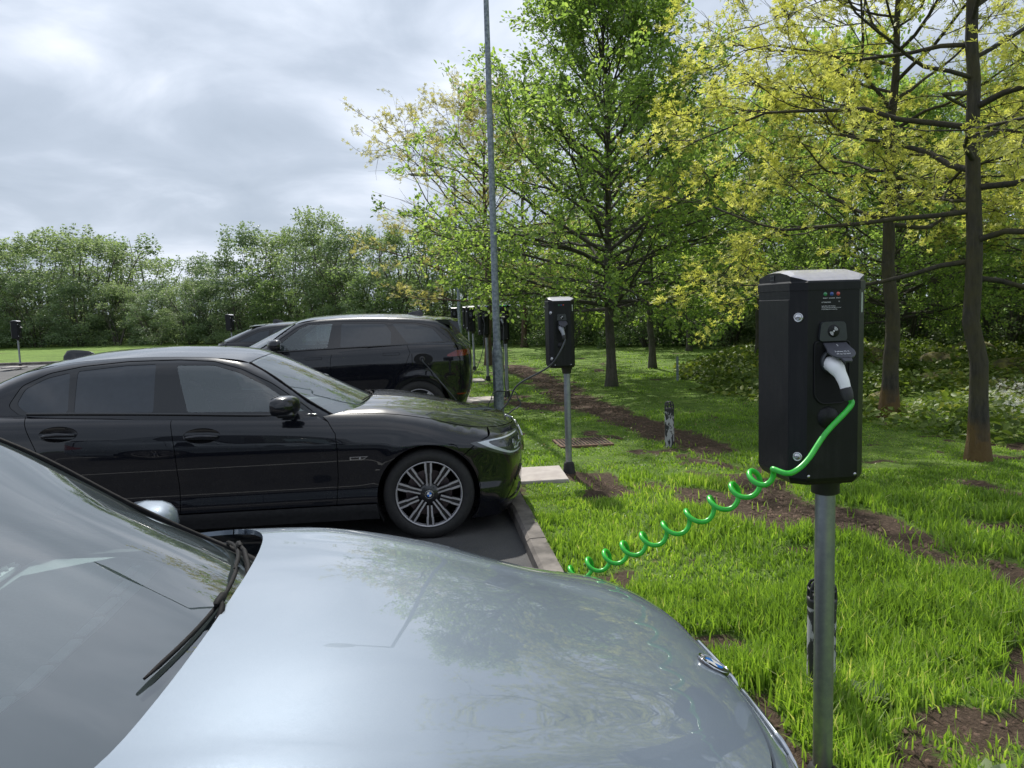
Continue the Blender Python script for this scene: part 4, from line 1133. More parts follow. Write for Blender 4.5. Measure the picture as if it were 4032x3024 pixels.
def warp(vals0, n, p, lo, hi):
    t = np.linspace(0, 1, n); return lo + (hi - lo) * t**p
def build_ground():
    gm = ground_mat('grass_ground', 'grass')
    # far base sheet
    b = MB(); b.add([(-900, -300, -.06), (900, -300, -.06), (900, 1600, -.06), (-900, 1600, -.06)], [(0, 1, 2, 3)])
    tag(b.build('ground', simple('far_ground', (.05, .09, .02), (.035, .06, .02), rough=1, scale=.05)), kind='structure')
    def sheet(fn, us, vs, name):
        U, V = np.meshgrid(us, vs)
        X, Y = fn(U.ravel(), V.ravel())
        m = mud_at(X, Y)
        Z = GZ + (fbm(X * .5, Y * .5, 3, 5) - .5) * .05 + (fbm(X * 5, Y * 5, 3, 6) - .5) * (.012 + .05 * m) - .012 * m
        edge = np.clip(U.ravel() / .5, 0, 1); Z = GZ + (Z - GZ) * edge + .005 * (1 - edge)
        far = np.clip((Y - 24) / 30, 0, 1); Z = Z - 0 * far
        nu, nv = len(us), len(vs)
        i = np.arange(nu * nv).reshape(nv, nu)
        q = np.stack([i[:-1, :-1], i[:-1, 1:], i[1:, 1:], i[1:, :-1]], -1).reshape(-1, 4)
        me = np_mesh(name, np.stack([X, Y, Z], 1), q, smooth=True, attrs={'mud': m})
        return tag(link_mesh(name, me, gm), kind='structure')
    us = np.concatenate([np.arange(.14, 6, .045), 6 + (np.linspace(0, 1, 60)**2.2) * 500])
    vs = np.concatenate([np.linspace(-60, -6, 10), np.arange(-5, 10, .06), 10 + np.linspace(0, 1, 100)**1.5 * (RFAR + .15 - 10)])
    sheet(lambda u, v: (K0[0] + CV[0] * u + RV[0] * v, K0[1] + CV[1] * u + RV[1] * v), us, vs, 'lawn')
    us2 = np.concatenate([-np.linspace(1, 0, 90)**1.6 * 300, np.linspace(0, 1, 50)[1:]**2 * 500])
    vs2 = np.linspace(0, 1, 90)**2.2 * 700
    def fn(u, v):
        x0, y0 = K0[0] + RV[0] * (RFAR + .15), K0[1] + RV[1] * (RFAR + .15)
        return x0 + u + .0 * v, y0 + u * np.where(u < 0, .012, .1132) + v
    o = sheet(lambda u, v: fn(u, v), us2, vs2, 'lawn')
    # asphalt car park
    b = MB(); p1 = CR(.02, -60); p2 = CR(.02, RFAR + .05); p3 = (-300, p2[1] - 300 * .012 + .0)
    b.add([(p1[0], p1[1], 0), (p2[0], p2[1], 0), (p3[0], p3[1], 0), (-300, p1[1], 0)], [(0, 1, 2, 3)])
    tag(b.build('car_park', ground_mat('asphalt', 'asphalt')), kind='structure')
    km = simple('kerb_concrete', (.09, .08, .072), (.22, .195, .175), rough=.9, scale=6, bump=.5, bdist=.01)
    b = MB()
    r = -30.0; k = 0
    while r < RFAR:
        L = .91; ps = []
        jit = random.uniform(-.006, .006)
        for c, z in ((0, -.02), (.0, .085), (.022, .105), (.13, .107), (.13, -.02)):
            for rr in (r + .006, r + L - .006):
                ps.append(CR(c + jit, rr, z + jit * .5))
        b.add(ps, [(0, 1, 3, 2), (2, 3, 5, 4), (4, 5, 7, 6), (6, 7, 9, 8), (0, 2, 4, 6, 8), (1, 9, 7, 5, 3)])
        r += L
    x = 0.0; P = CR(0, RFAR)
    while x > -80:
        ps = []
        for c, z in ((0, -.02), (0, .085), (.022, .105), (.15, .107), (.15, -.02)):
            for xx in (x - .006, x - .904):
                ps.append((P[0] + xx, P[1] + c + xx * .012, z))
        b.add(ps, [(0, 1, 3, 2), (2, 3, 5, 4), (4, 5, 7, 6), (6, 7, 9, 8), (0, 2, 4, 6, 8), (1, 9, 7, 5, 3)])
        x -= .91
    tag(b.build('kerb', km), kind='structure')
    wl = simple('line_paint', (.62, .62, .6), (.4, .4, .39), rough=.8, scale=14)
    b = MB()
    def line(p, q, w=.09):
        p, q = np.array(p), np.array(q); d = (q - p) / np.linalg.norm(q - p); n = np.array([-d[1], d[0]]) * w / 2
        b.add([(*(p - n), .004), (*(q - n), .004), (*(q + n), .004), (*(p + n), .004)], [(0, 1, 2, 3)])
    for k in range(-3, 10):
        r = -1.95 + k * 2.45
        line(CR(-5.0, r)[:2], CR(-.05, r)[:2])
    for k in range(26):
        x = -6.0 - k * 2.5
        line((x, P[1] + x * .012 - 5.0), (x + .3, P[1] + x * .012 - .1))
    tag(b.build('bay_lines', wl), kind='structure')
    return gm

# ------------------------------------------------------------------ chargers
M_['box'] = simple('charger_black', (.0045, .005, .0065), (.007, .008, .010), rough=.40, scale=90, bump=.15, bdist=.002, spec=.28)
def box_mat():
    m, nt, out = mat_new('charger_black_weathered'); b = nt.nodes.new('ShaderNodeBsdfPrincipled'); tc = coords(nt)
    mp = N(nt, 'Mapping'); mp.inputs['Scale'].default_value = (1, 1, .06); nt.links.new(tc, mp.inputs[0])
    st = noise_tex(nt, 34, 6, .7, mp.outputs[0]); d = noise_tex(nt, 7, 7, .7, tc); g = noise_tex(nt, 260, 2, .6, tc)
    mx = N(nt, 'MixRGB'); mx.inputs[1].default_value = (.0045, .005, .0065, 1); mx.inputs[2].default_value = (.05, .048, .045, 1)
    ml = N(nt, 'Math'); ml.operation = 'MULTIPLY'; nt.links.new(ramp(nt, st.outputs[0], [(.48, .04), (.75, .55)]), ml.inputs[0]); nt.links.new(ramp(nt, d.outputs[0], [(.4, .1), (.7, .8)]), ml.inputs[1])
    nt.links.new(ml.outputs[0], mx.inputs[0]); nt.links.new(mx.outputs[0], b.inputs['Base Color'])
    nt.links.new(ramp(nt, d.outputs[0], [(.35, .34), (.7, .55)]), b.inputs['Roughness']); b.inputs['Specular IOR Level'].default_value = .3
    add_bump(nt, b, g.outputs[0], .18, .0015); nt.links.new(b.outputs[0], out.inputs[0]); return m
M_['box'] = box_mat()
M_['boxtop'] = simple('charger_lid_sheen', (.42, .41, .45), (.36, .35, .39), rough=.3, scale=50, coat=.4)  # sky reflection put into the colour; the lid itself is satin black
M_['panel'] = simple('charger_panel', (.035, .04, .045), (.03, .034, .038), rough=.35, scale=60)
M_['flap'] = simple('socket_flap', (.06, .06, .075), (.05, .05, .062), rough=.4, scale=60)
M_['post'] = simple('galvanised_post', (.36, .38, .40), (.25, .27, .29), rough=.33, rough2=.5, metal=.85, scale=16)
M_['galv'] = simple('galvanised_steel', (.30, .34, .38), (.17, .20, .235), rough=.55, rough2=.7, metal=.35, scale=22, stops=(.42, .6))
M_['green_c'] = simple('green_cable', (.03, .52, .04), (.02, .40, .03), rough=.32, scale=40, coat=.3)
M_['text'] = simple('print_white', (.7, .7, .72), rough=.6)
M_['led_g'] = simple('green_led', (.01, .22, .07), rough=.2, coat=1)
M_['led_b'] = simple('blue_led', (.01, .06, .30), rough=.2, coat=1)
M_['led_r'] = simple('red_led', (.50, .03, .02), rough=.2, coat=1)
M_['lock'] = simple('lock_steel', (.55, .55, .57), rough=.25, metal=1.0)
M_['label'] = simple('label_strip', (.45, .5, .45), (.35, .4, .36), rough=.5, scale=80)

HX, HY, CH = .120, .147, .038
def octo(hx=HX, hy=HY, c=CH):
    return [(-hx + c, -hy), (hx - c, -hy), (hx, -hy + c), (hx, hy - c), (hx - c, hy), (-hx + c, hy), (-hx, hy - c), (-hx, -hy + c)]
def make_charger(label, plugged, full=True, boot=0.0):
    """socket face looks along local -Y, box bottom 1.02 m above the lawn"""
    root = empty('charging_point', (0, 0, 0), 0, label, 'charging point')
    z0, z1 = 1.025, 1.626
    bx = -.06
    T = Matrix.Translation((bx, 0, 0))
    b = MB(); b.tube([(0, 0, -.1), (0, 0, z0)], .0315, 28); post = b.build('post', M_['post'], root)
    b = MB(); b.lathe([(r_, h_ - boot) for r_, h_ in [(0.032, .11), (.042, .105), (.05, .09), (.058, .02), (.066, .0), (.066, -.03)]], 24); b.build('post_boot', M_['rubber'], root)
    b = MB(); b.lathe([(.036, z0 - .065), (.044, z0 - .06), (.044, z0 - .03), (.052, z0 - .025), (.052, z0 + .02)], 28); b.build('post_collar', M_['plastic'], root)
    # housing
    o = octo(); n = 8
    rings = [(z0, .90), (z0 + .012, .965), (z0 + .022, 1.0), (z1, 1.0)]
    b = MB()
    vs = [(bx + x * s, y * s, z) for z, s in rings for x, y in o]
    b.add(vs, [(k * n + i, k * n + (i + 1) % n, (k + 1) * n + (i + 1) % n, (k + 1) * n + i) for k in range(3) for i in range(n)])
    b.add(vs[:8], [tuple(range(7, -1, -1))])
    for y in (-HY - .0, ):
        pass
    hs = b.build('housing', M_['box'], root)
    # door rebate on the left face
    b = MB(); b.box((bx - HX + .001, 0, (z0 + z1) / 2), (.005, 2 * (HY - CH) - .004, z1 - z0 - .06), bev=.002); b.build('side_door', M_['box'], hs)
    # lid: dark rim then arched top
    b = MB(); s = 1.022
    rim = [(z1 - .004, s), (z1 + .019, s), (z1 + .024, .99)]
    vs = [(bx + x * q, y * q, z) for z, q in rim for x, y in o]
    b.add(vs, [(k * n + i, k * n + (i + 1) % n, (k + 1) * n + (i + 1) % n, (k + 1) * n + i) for k in range(2) for i in range(n)])
    b.add(vs[:8], [tuple(range(7, -1, -1))])
    lid = b.build('lid', M_['box'], root)
    b = MB(); g = MB(); ys = [-HY, -HY + CH * .5, -HY + CH, -.09, -.045, 0, .045, .09, HY - CH, HY - CH * .5, HY]
    zr = z1 + .022
    prof = []
    for y in ys:
        hw = HX - max(0, abs(y) - (HY - CH))
        t = abs(y) / HY
        za = zr + .038 * (1 - t**2.3) + .002
        prof.append((y * .995, hw * .99, za))
    vs = []
    for y, hw, za in prof:
        dz = za - zr
        vs += [(bx - hw, y, zr), (bx - hw, y, zr + dz * .80), (bx - hw + min(.03, dz * .7), y, za), (bx + hw - min(.03, dz * .7), y, za), (bx + hw, y, zr + dz * .80), (bx + hw, y, zr)]
    m = len(prof)
    b.add(vs, [(k * 6 + i, k * 6 + i + 1, (k + 1) * 6 + i + 1, (k + 1) * 6 + i)[::-1] for k in range(m - 1) for i in (1, 2, 3)])
    b.build('lid_top', M_['boxtop'], lid)
    g.add(vs, [(k * 6 + i, k * 6 + i + 1, (k + 1) * 6 + i + 1, (k + 1) * 6 + i)[::-1] for k in range(m - 1) for i in (0, 4)])
    gb = g.build('lid_gable', M_['box'], lid)
    yf = -HY
    def onface(x, z, d=0.0):        # matrix with local z pointing out of the socket face
        return Matrix.Translation((bx + x, yf - d, z)) @ Matrix.Rotation(PI / 2, 4, 'X')
    xs0 = -.005
    # indicator lamps and print
    for i, (mt, nm) in enumerate((('led_g', 'READY'), ('led_b', 'CHARGE'), ('led_r', 'FAULT'))):
        x = xs0 - .022 + i * .0205; z = z1 - .017
        b = MB(); b.lathe([(0, .0018), (.0045, .0015), (.006, 0)], 14, onface(x, z)); b.build('indicator_lamp', M_[mt], hs)
        if full: text_mesh('print', nm, .0048, M_['text'], hs, onface(x, z - .0125, .0004))
    if full:
        text_mesh('print', 'ATTENTION', .0052, M_['text'], hs, onface(xs0 - .034, z1 - .042, .0004), align='LEFT')
        text_mesh('print', '32', .0045, M_['text'], hs, onface(xs0 + .022, z1 - .040, .0004))
        for k, tx in enumerate(('Lights flash while charging', 'Charging stops when the cable is removed', 'Unlock plug before removing')):
            text_mesh('print', tx, .0042 if k != 1 else .0036, M_['text'], hs, onface(xs0 - .034, z1 - .053 - k * .0048, .0004), align='LEFT')
    # reader panel
    zc = z1 - .130
    o2 = round_poly([(-.045, -.028), (.045, -.028), (.038, .030), (-.038, .030)], .012)
    b = MB(); b.prism(o2, .010, onface(xs0, zc)); rd = b.build('card_reader', M_['panel'], hs)
    b = MB(); b.lathe([(0, .0112), (.0185, .0112), (.0195, .0100)], 24, onface(xs0, zc + .002)); b.build('reader_disc', M_['box'], rd)
    b = MB(); b.lathe([(0, .0122), (.0028, .012)], 12, onface(xs0, zc + .002))
    for base in (PI / 4, PI / 4 + PI):
        for r in (.0062, .0092, .0122):
            a = [base + t for t in np.linspace(-.62, .62, 9)]
            pl = [((r + .0009) * math.cos(t), (r + .0009) * math.sin(t)) for t in a] + [((r - .0009) * math.cos(t), (r - .0009) * math.sin(t)) for t in reversed(a)]
            b.prism(pl, .0006, onface(xs0, zc + .002, .0115))
    b.build('reader_symbol', M_['text'], rd)
    # socket recess: raised dark surround with a dark inside
    zt, zb = z1 - .160, z1 - .336
    o3 = round_poly([(-.055, zb - zt + .012), (-.035, zb - zt - .012), (.035, zb - zt - .012), (.055, zb - zt + .012), (.055, 0), (-.055, 0)], .012)
    b = MB(); b.prism(o3, .003, onface(xs0, zt)); rc = b.build('socket_recess', M_['dark'], hs)
    a = np.array(o3 + o3[:1]); pts = [onface(xs0, zt, .003) @ Vector((x, y, 0)) for x, y in a]
    b = MB(); b.tube(pts, .0028, 6, caps=False); b.build('recess_edge', M_['box'], rc)
    zs = z1 - .215
    b = MB(); b.lathe([(.0, .006), (.026, .006), (.033, .018), (.036, .018), (.038, .003)], 24, onface(xs0, zs - .005)); b.build('socket', M_['panel'], rc)
    # hinged flap
    tilt = -1.0 if plugged else -.12
    Mf = onface(xs0 + .006, zs + .046, .008) @ Matrix.Rotation(tilt, 4, 'X')
    fl = [(.042 * math.cos(t), -.040 + .036 * math.sin(t)) for t in np.linspace(0, 2 * PI, 28, endpoint=False)]
    b = MB(); b.prism(fl, .005, Mf, True); b.prism(round_poly([(-.012, -.09), (.012, -.09), (.016, -.07), (-.016, -.07)], .005), .005, Mf)
    b.prism([(-.04, -.03), (-.036, .004), (.036, .004), (.04, -.03)], .0045, Mf)
    fp = b.build('socket_flap', M_['flap'], rc)
    if full:
        text_mesh('print', '2', .011, M_['text'], fp, Mf @ Matrix.Translation((0, -.012, .0055)))
        text_mesh('print', '3-phase 32 A', .0085, M_['text'], fp, Mf @ Matrix.Translation((0, -.043, .0055)))
        text_mesh('print', '44 to 22 kW', .0085, M_['text'], fp, Mf @ Matrix.Translation((0, -.055, .0055)))
    # parking boss below the recess
    b = MB(); b.lathe([(0, .012), (.028, .010), (.034, .0)], 20, onface(xs0 - .01, zb - .055)); b.build('plug_holster', M_['box'], hs)
    # locks on the left chamfer
    nl = Vector((-1, -1, 0)).normalized()
    for z in (z1 - .085, z0 + .09):
        p = Vector((bx - HX + CH / 2, -HY + CH / 2, z))
        Ml = frame_at(p, nl, (0, 0, 1))
        b = MB(); b.lathe([(0, .006), (.0085, .006), (.009, .0045), (.011, .0045), (.0125, .006), (.0145, .004), (.015, 0)], 24, Ml); lk = b.build('lock', M_['lock'], hs)
        b = MB(); b.box((0, 0, 0), (.002, .010, .001)); b2 = MB(); b2.add([Ml @ Vector((x, y, z_ + .0066)) for x, y, z_ in b.v], b.f); b2.build('keyhole', M_['dark'], lk)
    # label on the right chamfer
    nr = Vector((1, -1, 0)).normalized(); p = Vector((bx + HX - CH / 2, -HY + CH / 2, z1 - .045))
    b = MB(); b.prism([(-.03, -.007), (.03, -.007), (.03, .007), (-.03, .007)], .0008, frame_at(p, nr, (0, 0, 1))); b.build('rating_label', M_['label'], hs)
    for x in (-.075, .075):
        b = MB(); b.lathe([(0, .002), (.004, .0015), (.005, 0)], 10, onface(x, z0 + .03)); b.build('screw', M_['lock'], hs)
    # maker's plate on the left gable
    Mg = Matrix.Translation((bx - HX * .99 - .0012, .01, z1 + .038)) @ Matrix.Rotation(-PI / 2, 4, 'Z') @ Matrix.Rotation(PI / 2, 4, 'X')
    b = MB(); b.prism([(-.014, -.009), (.014, -.009), (.014, .009), (-.014, .009)], .001, Mg); pl = b.build('makers_plate', M_['panel'], lid)
    if full: text_mesh('print', 'EVO', .012, M_['box'], pl, Mg @ Matrix.Translation((0, 0, .0012)))
    return root

def plug_and_cable(root, face_M, handle_mat, cable_pts, r, cable_mat, x0=-.005, z=1.40, n=80):
    """root: Empty of the cable; plug leaves the socket, tips over and hands on to the cable"""
    bx = -.06
    A = [face_M @ Vector((bx + x0 + dx, -HY - dy, z + dz)) for dx, dy, dz in ((-.012, .004, 0), (-.012, .032, -.003), (-.009, .054, -.018), (-.002, .070, -.046), (.002, .078, -.072))]
    b = MB(); b.tube(cspline(A, 16), np.interp(np.linspace(0, 1, 16), [0, .3, .45, .6, 1], [.022, .024, .0235, .018, .0145]), 18)
    pl = b.build('plug_handle', handle_mat, root)
    t = A[-1] - A[-2]; t.normalize()
    B = [A[-1] - t * .004, A[-1] + t * .012, A[-1] + t * .026, A[-1] + t * .034]
    b = MB(); b.tube(B, [.017, .017, .0145, .011], 18); b.build('plug_collar', M_['plastic'], pl)
    pts = [tuple(A[-1] + t * .025), tuple(A[-1] + t * .05)] + [tuple(p) for p in cable_pts]
    return pts

# ------------------------------------------------------------------ posts, lamps and small things
def lamp_post(loc, label, H=6.45, arm_yaw=0.0):
    root = empty('street_lamp', loc, 0, label, 'street lamp', None)
    b = MB(); b.lathe([(.080, -.2), (.080, .90), (.082, .93), (.057, 1.07), (.055, 1.10)], 28)
    base = b.build('base_section', M_['galv'], root)
    b = MB(); b.box((0, -.0815, .55), (.085, .004, .42), bev=.0015); b.build('access_door', M_['galv'], base)
    b = MB(); b.lathe([(.056, 1.05), (.046, 3.8), (.037, H - .02), (.037, H)], 24); b.build('pole', M_['galv'], root)
    d = Vector((math.cos(arm_yaw), math.sin(arm_yaw), 0))
    p0 = Vector((0, 0, H - .03)); pts = [p0, p0 + d * .05 + Vector((0, 0, .04)), p0 + d * .95 + Vector((0, 0, .12))]
    b = MB(); b.tube(pts, .028, 12); b.build('arm', M_['galv'], root)
    hc = p0 + d * 1.25 + Vector((0, 0, .14))
    M = Matrix.Translation(hc) @ Matrix.Rotation(math.atan2(d.y, d.x), 4, 'Z') @ Matrix.Rotation(-.06, 4, 'Y')
    b = MB(); vs = []; n = 16; L = .80
    for i in range(13):
        t = i / 12; x = -L / 2 + L * t
        w = .15 * math.sin(PI * (t * .85 + .10))**.6; h = .075 * math.sin(PI * (t * .85 + .08))**.7
        for j in range(n):
            a = 2 * PI * j / n
            vs.append(M @ Vector((x, w * math.cos(a), h * math.sin(a) * (1.0 if math.sin(a) > 0 else .45))))
    b.add(vs, [(i * n + j, i * n + (j + 1) % n, (i + 1) * n + (j + 1) % n, (i + 1) * n + j) for i in range(12) for j in range(n)], True)
    b.add(vs[:n], [tuple(range(n - 1, -1, -1))]); b.add(vs[-n:], [tuple(range(n))])
    hd = b.build('lamp_head', M_['galv'], root)
    b = MB(); b.box((0, 0, 0), (.42, .2, .03), bev=.012)
    b2 = MB(); b2.add([M @ Vector((x + .08, y, z - .033)) for x, y, z in b.v], b.f); b2.build('lens', M_['label'], hd)
    return root

def flaky_mat():
    m, nt, out = mat_new('flaking_white_paint')
    b = nt.nodes.new('ShaderNodeBsdfPrincipled'); tc = coords(nt)
    mp = N(nt, 'Mapping'); mp.inputs['Scale'].default_value = (1, 1, .55); nt.links.new(tc, mp.inputs[0])
    n = noise_tex(nt, 17, 7, .65, mp.outputs[0], .4)
    f = ramp(nt, n.outputs[0], [(.49, 0.0), (.515, 1.0)])
    mx = N(nt, 'MixRGB'); mx.inputs[1].default_value = (.38, .38, .385, 1); mx.inputs[2].default_value = (.02, .02, .022, 1)
    nt.links.new(f, mx.inputs[0]); nt.links.new(mx.outputs[0], b.inputs['Base Color']); b.inputs['Roughness'].default_value = .6
    add_bump(nt, b, f, .3, -.003)
    nt.links.new(b.outputs[0], out.inputs[0]); return m
M_['flaky'] = flaky_mat()
def bollard(loc, label, h=.52, r=.052):
    root = empty('bollard', loc, .3, label, 'bollard', 'flaking white and black path bollards')
    b = MB(); b.lathe([(r, -.1), (r, h - .095), (r * .98, h - .09)], 28); b.build('shaft', M_['flaky'], root)
    b = MB(); b.lathe([(r * 1.03, h - .11), (r * 1.05, h - .085), (r * 1.05, h - .075), (r * .9, h - .073), (0, h - .073)], 28); cp = b.build('cap', M_['plastic'], root)
    b = MB()
    for k in range(8):
        a = k * PI / 4
        pts = [(r * .93 * math.cos(a), r * .93 * math.sin(a), h - .078), (r * .93 * math.cos(a), r * .93 * math.sin(a), h - .035), (r * .75 * math.cos(a), r * .75 * math.sin(a), h - .012), (r * .3 * math.cos(a), r * .3 * math.sin(a), h)]
        b.tube(pts, .006, 5)
    b.tube([(r * .93 * math.cos(a), r * .93 * math.sin(a), h - .04) for a in np.linspace(0, 2 * PI, 24, endpoint=False)], .005, 5, closed=True)
    b.lathe([(0, h + .004), (r * .35, h), (r * .4, h - .01)], 16)
    b.build('cage', M_['plastic'], cp)
    return root
# ------------------------------------------------------------------ foliage
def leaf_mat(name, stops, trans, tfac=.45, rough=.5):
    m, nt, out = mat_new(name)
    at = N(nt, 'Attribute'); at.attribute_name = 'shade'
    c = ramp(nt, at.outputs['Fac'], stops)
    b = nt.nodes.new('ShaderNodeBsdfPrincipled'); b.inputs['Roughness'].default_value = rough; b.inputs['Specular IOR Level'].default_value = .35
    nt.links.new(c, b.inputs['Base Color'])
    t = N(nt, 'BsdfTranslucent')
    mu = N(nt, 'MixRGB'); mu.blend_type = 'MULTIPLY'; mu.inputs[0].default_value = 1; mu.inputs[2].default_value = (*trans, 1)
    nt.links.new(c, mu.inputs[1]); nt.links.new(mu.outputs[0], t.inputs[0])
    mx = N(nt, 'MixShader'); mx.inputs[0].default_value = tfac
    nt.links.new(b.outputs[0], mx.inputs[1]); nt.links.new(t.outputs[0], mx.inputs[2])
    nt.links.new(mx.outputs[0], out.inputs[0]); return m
L_green = leaf_mat('leaf_green', [(0, (.09, .155, .045)), (.5, (.20, .31, .08)), (1, (.36, .47, .14))], (1.7, 1.65, 1.0), .58)
L_yellow = leaf_mat('leaf_yellow', [(0, (.26, .29, .05)), (.5, (.56, .57, .13)), (1, (.76, .75, .30))], (1.2, 1.2, .85), .55)
L_mid = leaf_mat('leaf_mid', [(0, (.10, .14, .075)), (.5, (.185, .25, .13)), (1, (.28, .35, .18))], (1.45, 1.45, 1.0), .5)  # distance haze put into the colour: paler, greyer than near leaves
L_grey = leaf_mat('leaf_greygreen', [(0, (.08, .12, .065)), (.5, (.165, .225, .12)), (1, (.27, .34, .19))], (1.4, 1.5, 1), .35)  # greens lifted and greyed in place of distance haze
L_dark = leaf_mat('leaf_dark', [(0, (.06, .095, .042)), (.5, (.13, .195, .078)), (1, (.23, .31, .125))], (1.5, 1.5, 1.0), .5)  # lightened as well, standing in for haze over the far wood
L_pale = leaf_mat('leaf_pale_yellow', [(0, (.30, .29, .08)), (.5, (.48, .45, .15)), (1, (.60, .57, .25))], (1.2, 1.2, .9), .5)
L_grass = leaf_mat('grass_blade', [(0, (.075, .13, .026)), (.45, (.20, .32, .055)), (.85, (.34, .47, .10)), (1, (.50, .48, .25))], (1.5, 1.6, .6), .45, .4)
L_cover = leaf_mat('ground_cover_leaf', [(0, (.06, .10, .02)), (.5, (.17, .24, .05)), (.8, (.34, .36, .10)), (1, (.42, .32, .14))], (1.4, 1.4, .8), .35)
M_['dock_small'] = leaf_mat('clover_leaf', [(0, (.05, .12, .02)), (.7, (.14, .24, .06)), (.9, (.30, .32, .14)), (1, (.30, .20, .10))], (1.3, 1.3, .9), .35)
L_flower = leaf_mat('white_flower', [(0, (.55, .55, .50)), (1, (.75, .75, .72))], (1, 1, 1), .3)
def bark(name, a, b_, moss=None, base=None):
    m, nt, out = mat_new(name)
    b = nt.nodes.new('ShaderNodeBsdfPrincipled'); tc = coords(nt)
    mp = N(nt, 'Mapping'); mp.inputs['Scale'].default_value = (1, 1, .22); nt.links.new(tc, mp.inputs[0])
    n = noise_tex(nt, 26, 8, .7, mp.outputs[0], .3); n2 = noise_tex(nt, 3, 4, .6, tc)
    c = ramp(nt, n.outputs[0], [(.3, a), (.7, b_)])
    if moss:
        mx = N(nt, 'MixRGB'); mx.inputs[2].default_value = (*moss, 1); nt.links.new(c, mx.inputs[1])
        nt.links.new(ramp(nt, n2.outputs[0], [(.42, 0.0), (.62, .75)]), mx.inputs[0]); c = mx.outputs[0]
    if base:
        sp_ = N(nt, 'SeparateXYZ'); nt.links.new(tc, sp_.inputs[0]); ad = N(nt, 'Math'); ad.operation = 'MULTIPLY_ADD'; nt.links.new(n2.outputs[0], ad.inputs[0]); ad.inputs[1].default_value = -1.1; nt.links.new(sp_.outputs[2], ad.inputs[2])
        ad2 = N(nt, 'Math'); ad2.operation = 'ADD'; nt.links.new(ad.outputs[0], ad2.inputs[0]); ad2.inputs[1].default_value = .28; ad = ad2
        mb = N(nt, 'MixRGB'); nt.links.new(ramp(nt, ad.outputs[0], [(0.0, .5), (.06, .25), (.30, 0.0)]), mb.inputs[0]); nt.links.new(c, mb.inputs[1]); mb.inputs[2].default_value = (*base, 1); c = mb.outputs[0]
    nt.links.new(c, b.inputs['Base Color']); b.inputs['Roughness'].default_value = .9
    add_bump(nt, b, n.outputs[0], .9, .03)
    nt.links.new(b.outputs[0], out.inputs[0]); return m
B_oak = bark('bark_oak', (.020, .019, .016), (.080, .070, .054), (.075, .066, .028), (.20, .105, .025))
B_grey = bark('bark_grey', (.05, .045, .038), (.15, .13, .11), (.05, .055, .03))
B_brown = bark('bark_brown', (.045, .028, .018), (.13, .085, .055))

OV = (np.array([(0, 0, 0), (.28, .27, .07), (.68, .27, .07), (1, 0, -.03), (.68, -.27, .07), (.28, -.27, .07)]), [(0, 1, 2, 3), (0, 3, 4, 5)])
def star_t():
    v, q = [], []
    for k, (a, L, up) in enumerate([(0, 1, .1), (.9, .85, .35), (-.9, .85, .3), (1.9, .7, .2), (-1.9, .7, .3)]):
        c, s = math.cos(a), math.sin(a); b = len(v)
        for (x, y, z) in ((0, 0, 0), (.55, .17, up * .5), (1, 0, up * .7), (.55, -.17, up * .5)):
            v.append(((x * c - y * s) * L, (x * s + y * c) * L, z * L))
        q.append((b, b + 1, b + 2, b + 3))
    return np.array(v), q
ST = star_t()
QD = (np.array([(0, 0, 0), (.45, .32, .06), (1, 0, 0), (.45, -.32, .06)]), [(0, 1, 2, 3)])

def leaves_mesh(name, pos, heading, size, shade, tmpl, tilt=.6, r=None, droop=0.0):
    r = r or np.random.default_rng(len(pos))
    n = len(pos); T, Q = tmpl
    u = heading + r.normal(0, .55, (n, 3)); u[:, 2] -= droop
    u /= np.linalg.norm(u, axis=1)[:, None] + 1e-9
    up = np.stack([r.normal(0, tilt, n), r.normal(0, tilt, n), np.ones(n)], 1)
    w = up - u * np.einsum('ij,ij->i', up, u)[:, None]; w /= np.linalg.norm(w, axis=1)[:, None] + 1e-9
    v = np.cross(w, u)
    s = size[:, None, None]
    V = pos[:, None, :] + s * (T[None, :, 0:1] * u[:, None, :] + T[None, :, 1:2] * v[:, None, :] + T[None, :, 2:3] * w[:, None, :])
    k = len(T); q = (np.arange(n) * k)[:, None, None] + np.array(Q)[None]
    sh = np.repeat(np.clip(shade, 0, 1), k)
    return np_mesh(name, V.reshape(-1, 3), q.reshape(-1, 4), attrs={'shade': sh})

class Branches:
    def __init__(s): s.V, s.Q, s.n = [], [], 0
    def tube(s, pts, rad, k):
        t, Nn, B = frames(pts); a = np.arange(k) * 2 * PI / k
        V = (pts[:, None] + rad[:, None, None] * (np.cos(a)[None, :, None] * Nn[:, None] + np.sin(a)[None, :, None] * B[:, None])).reshape(-1, 3)
        m = len(pts); i = np.arange(m - 1)[:, None] * k; j = np.arange(k)[None]
        q = np.stack([i + j, i + (j + 1) % k, i + k + (j + 1) % k, i + k + j], -1).reshape(-1, 4) + s.n
        s.V.append(V); s.Q.append(q); s.n += len(V)
    def mesh(s, name):
        return np_mesh(name, np.vstack(s.V), np.vstack(s.Q), smooth=True)

def wander(r, p0, d0, L, n, jit, bend):
    """a limb: starts at p0 towards d0, wanders, bends by 'bend' (vertical) along its length"""
    pts = [np.array(p0, float)]; d = np.array(d0, float); st = L / (n - 1)
    for k in range(n - 1):
        d = d + r.normal(0, jit, 3) + np.array([0, 0, bend / (n - 1)])
        d /= np.linalg.norm(d); pts.append(pts[-1] + d * st)
    return np.array(pts)

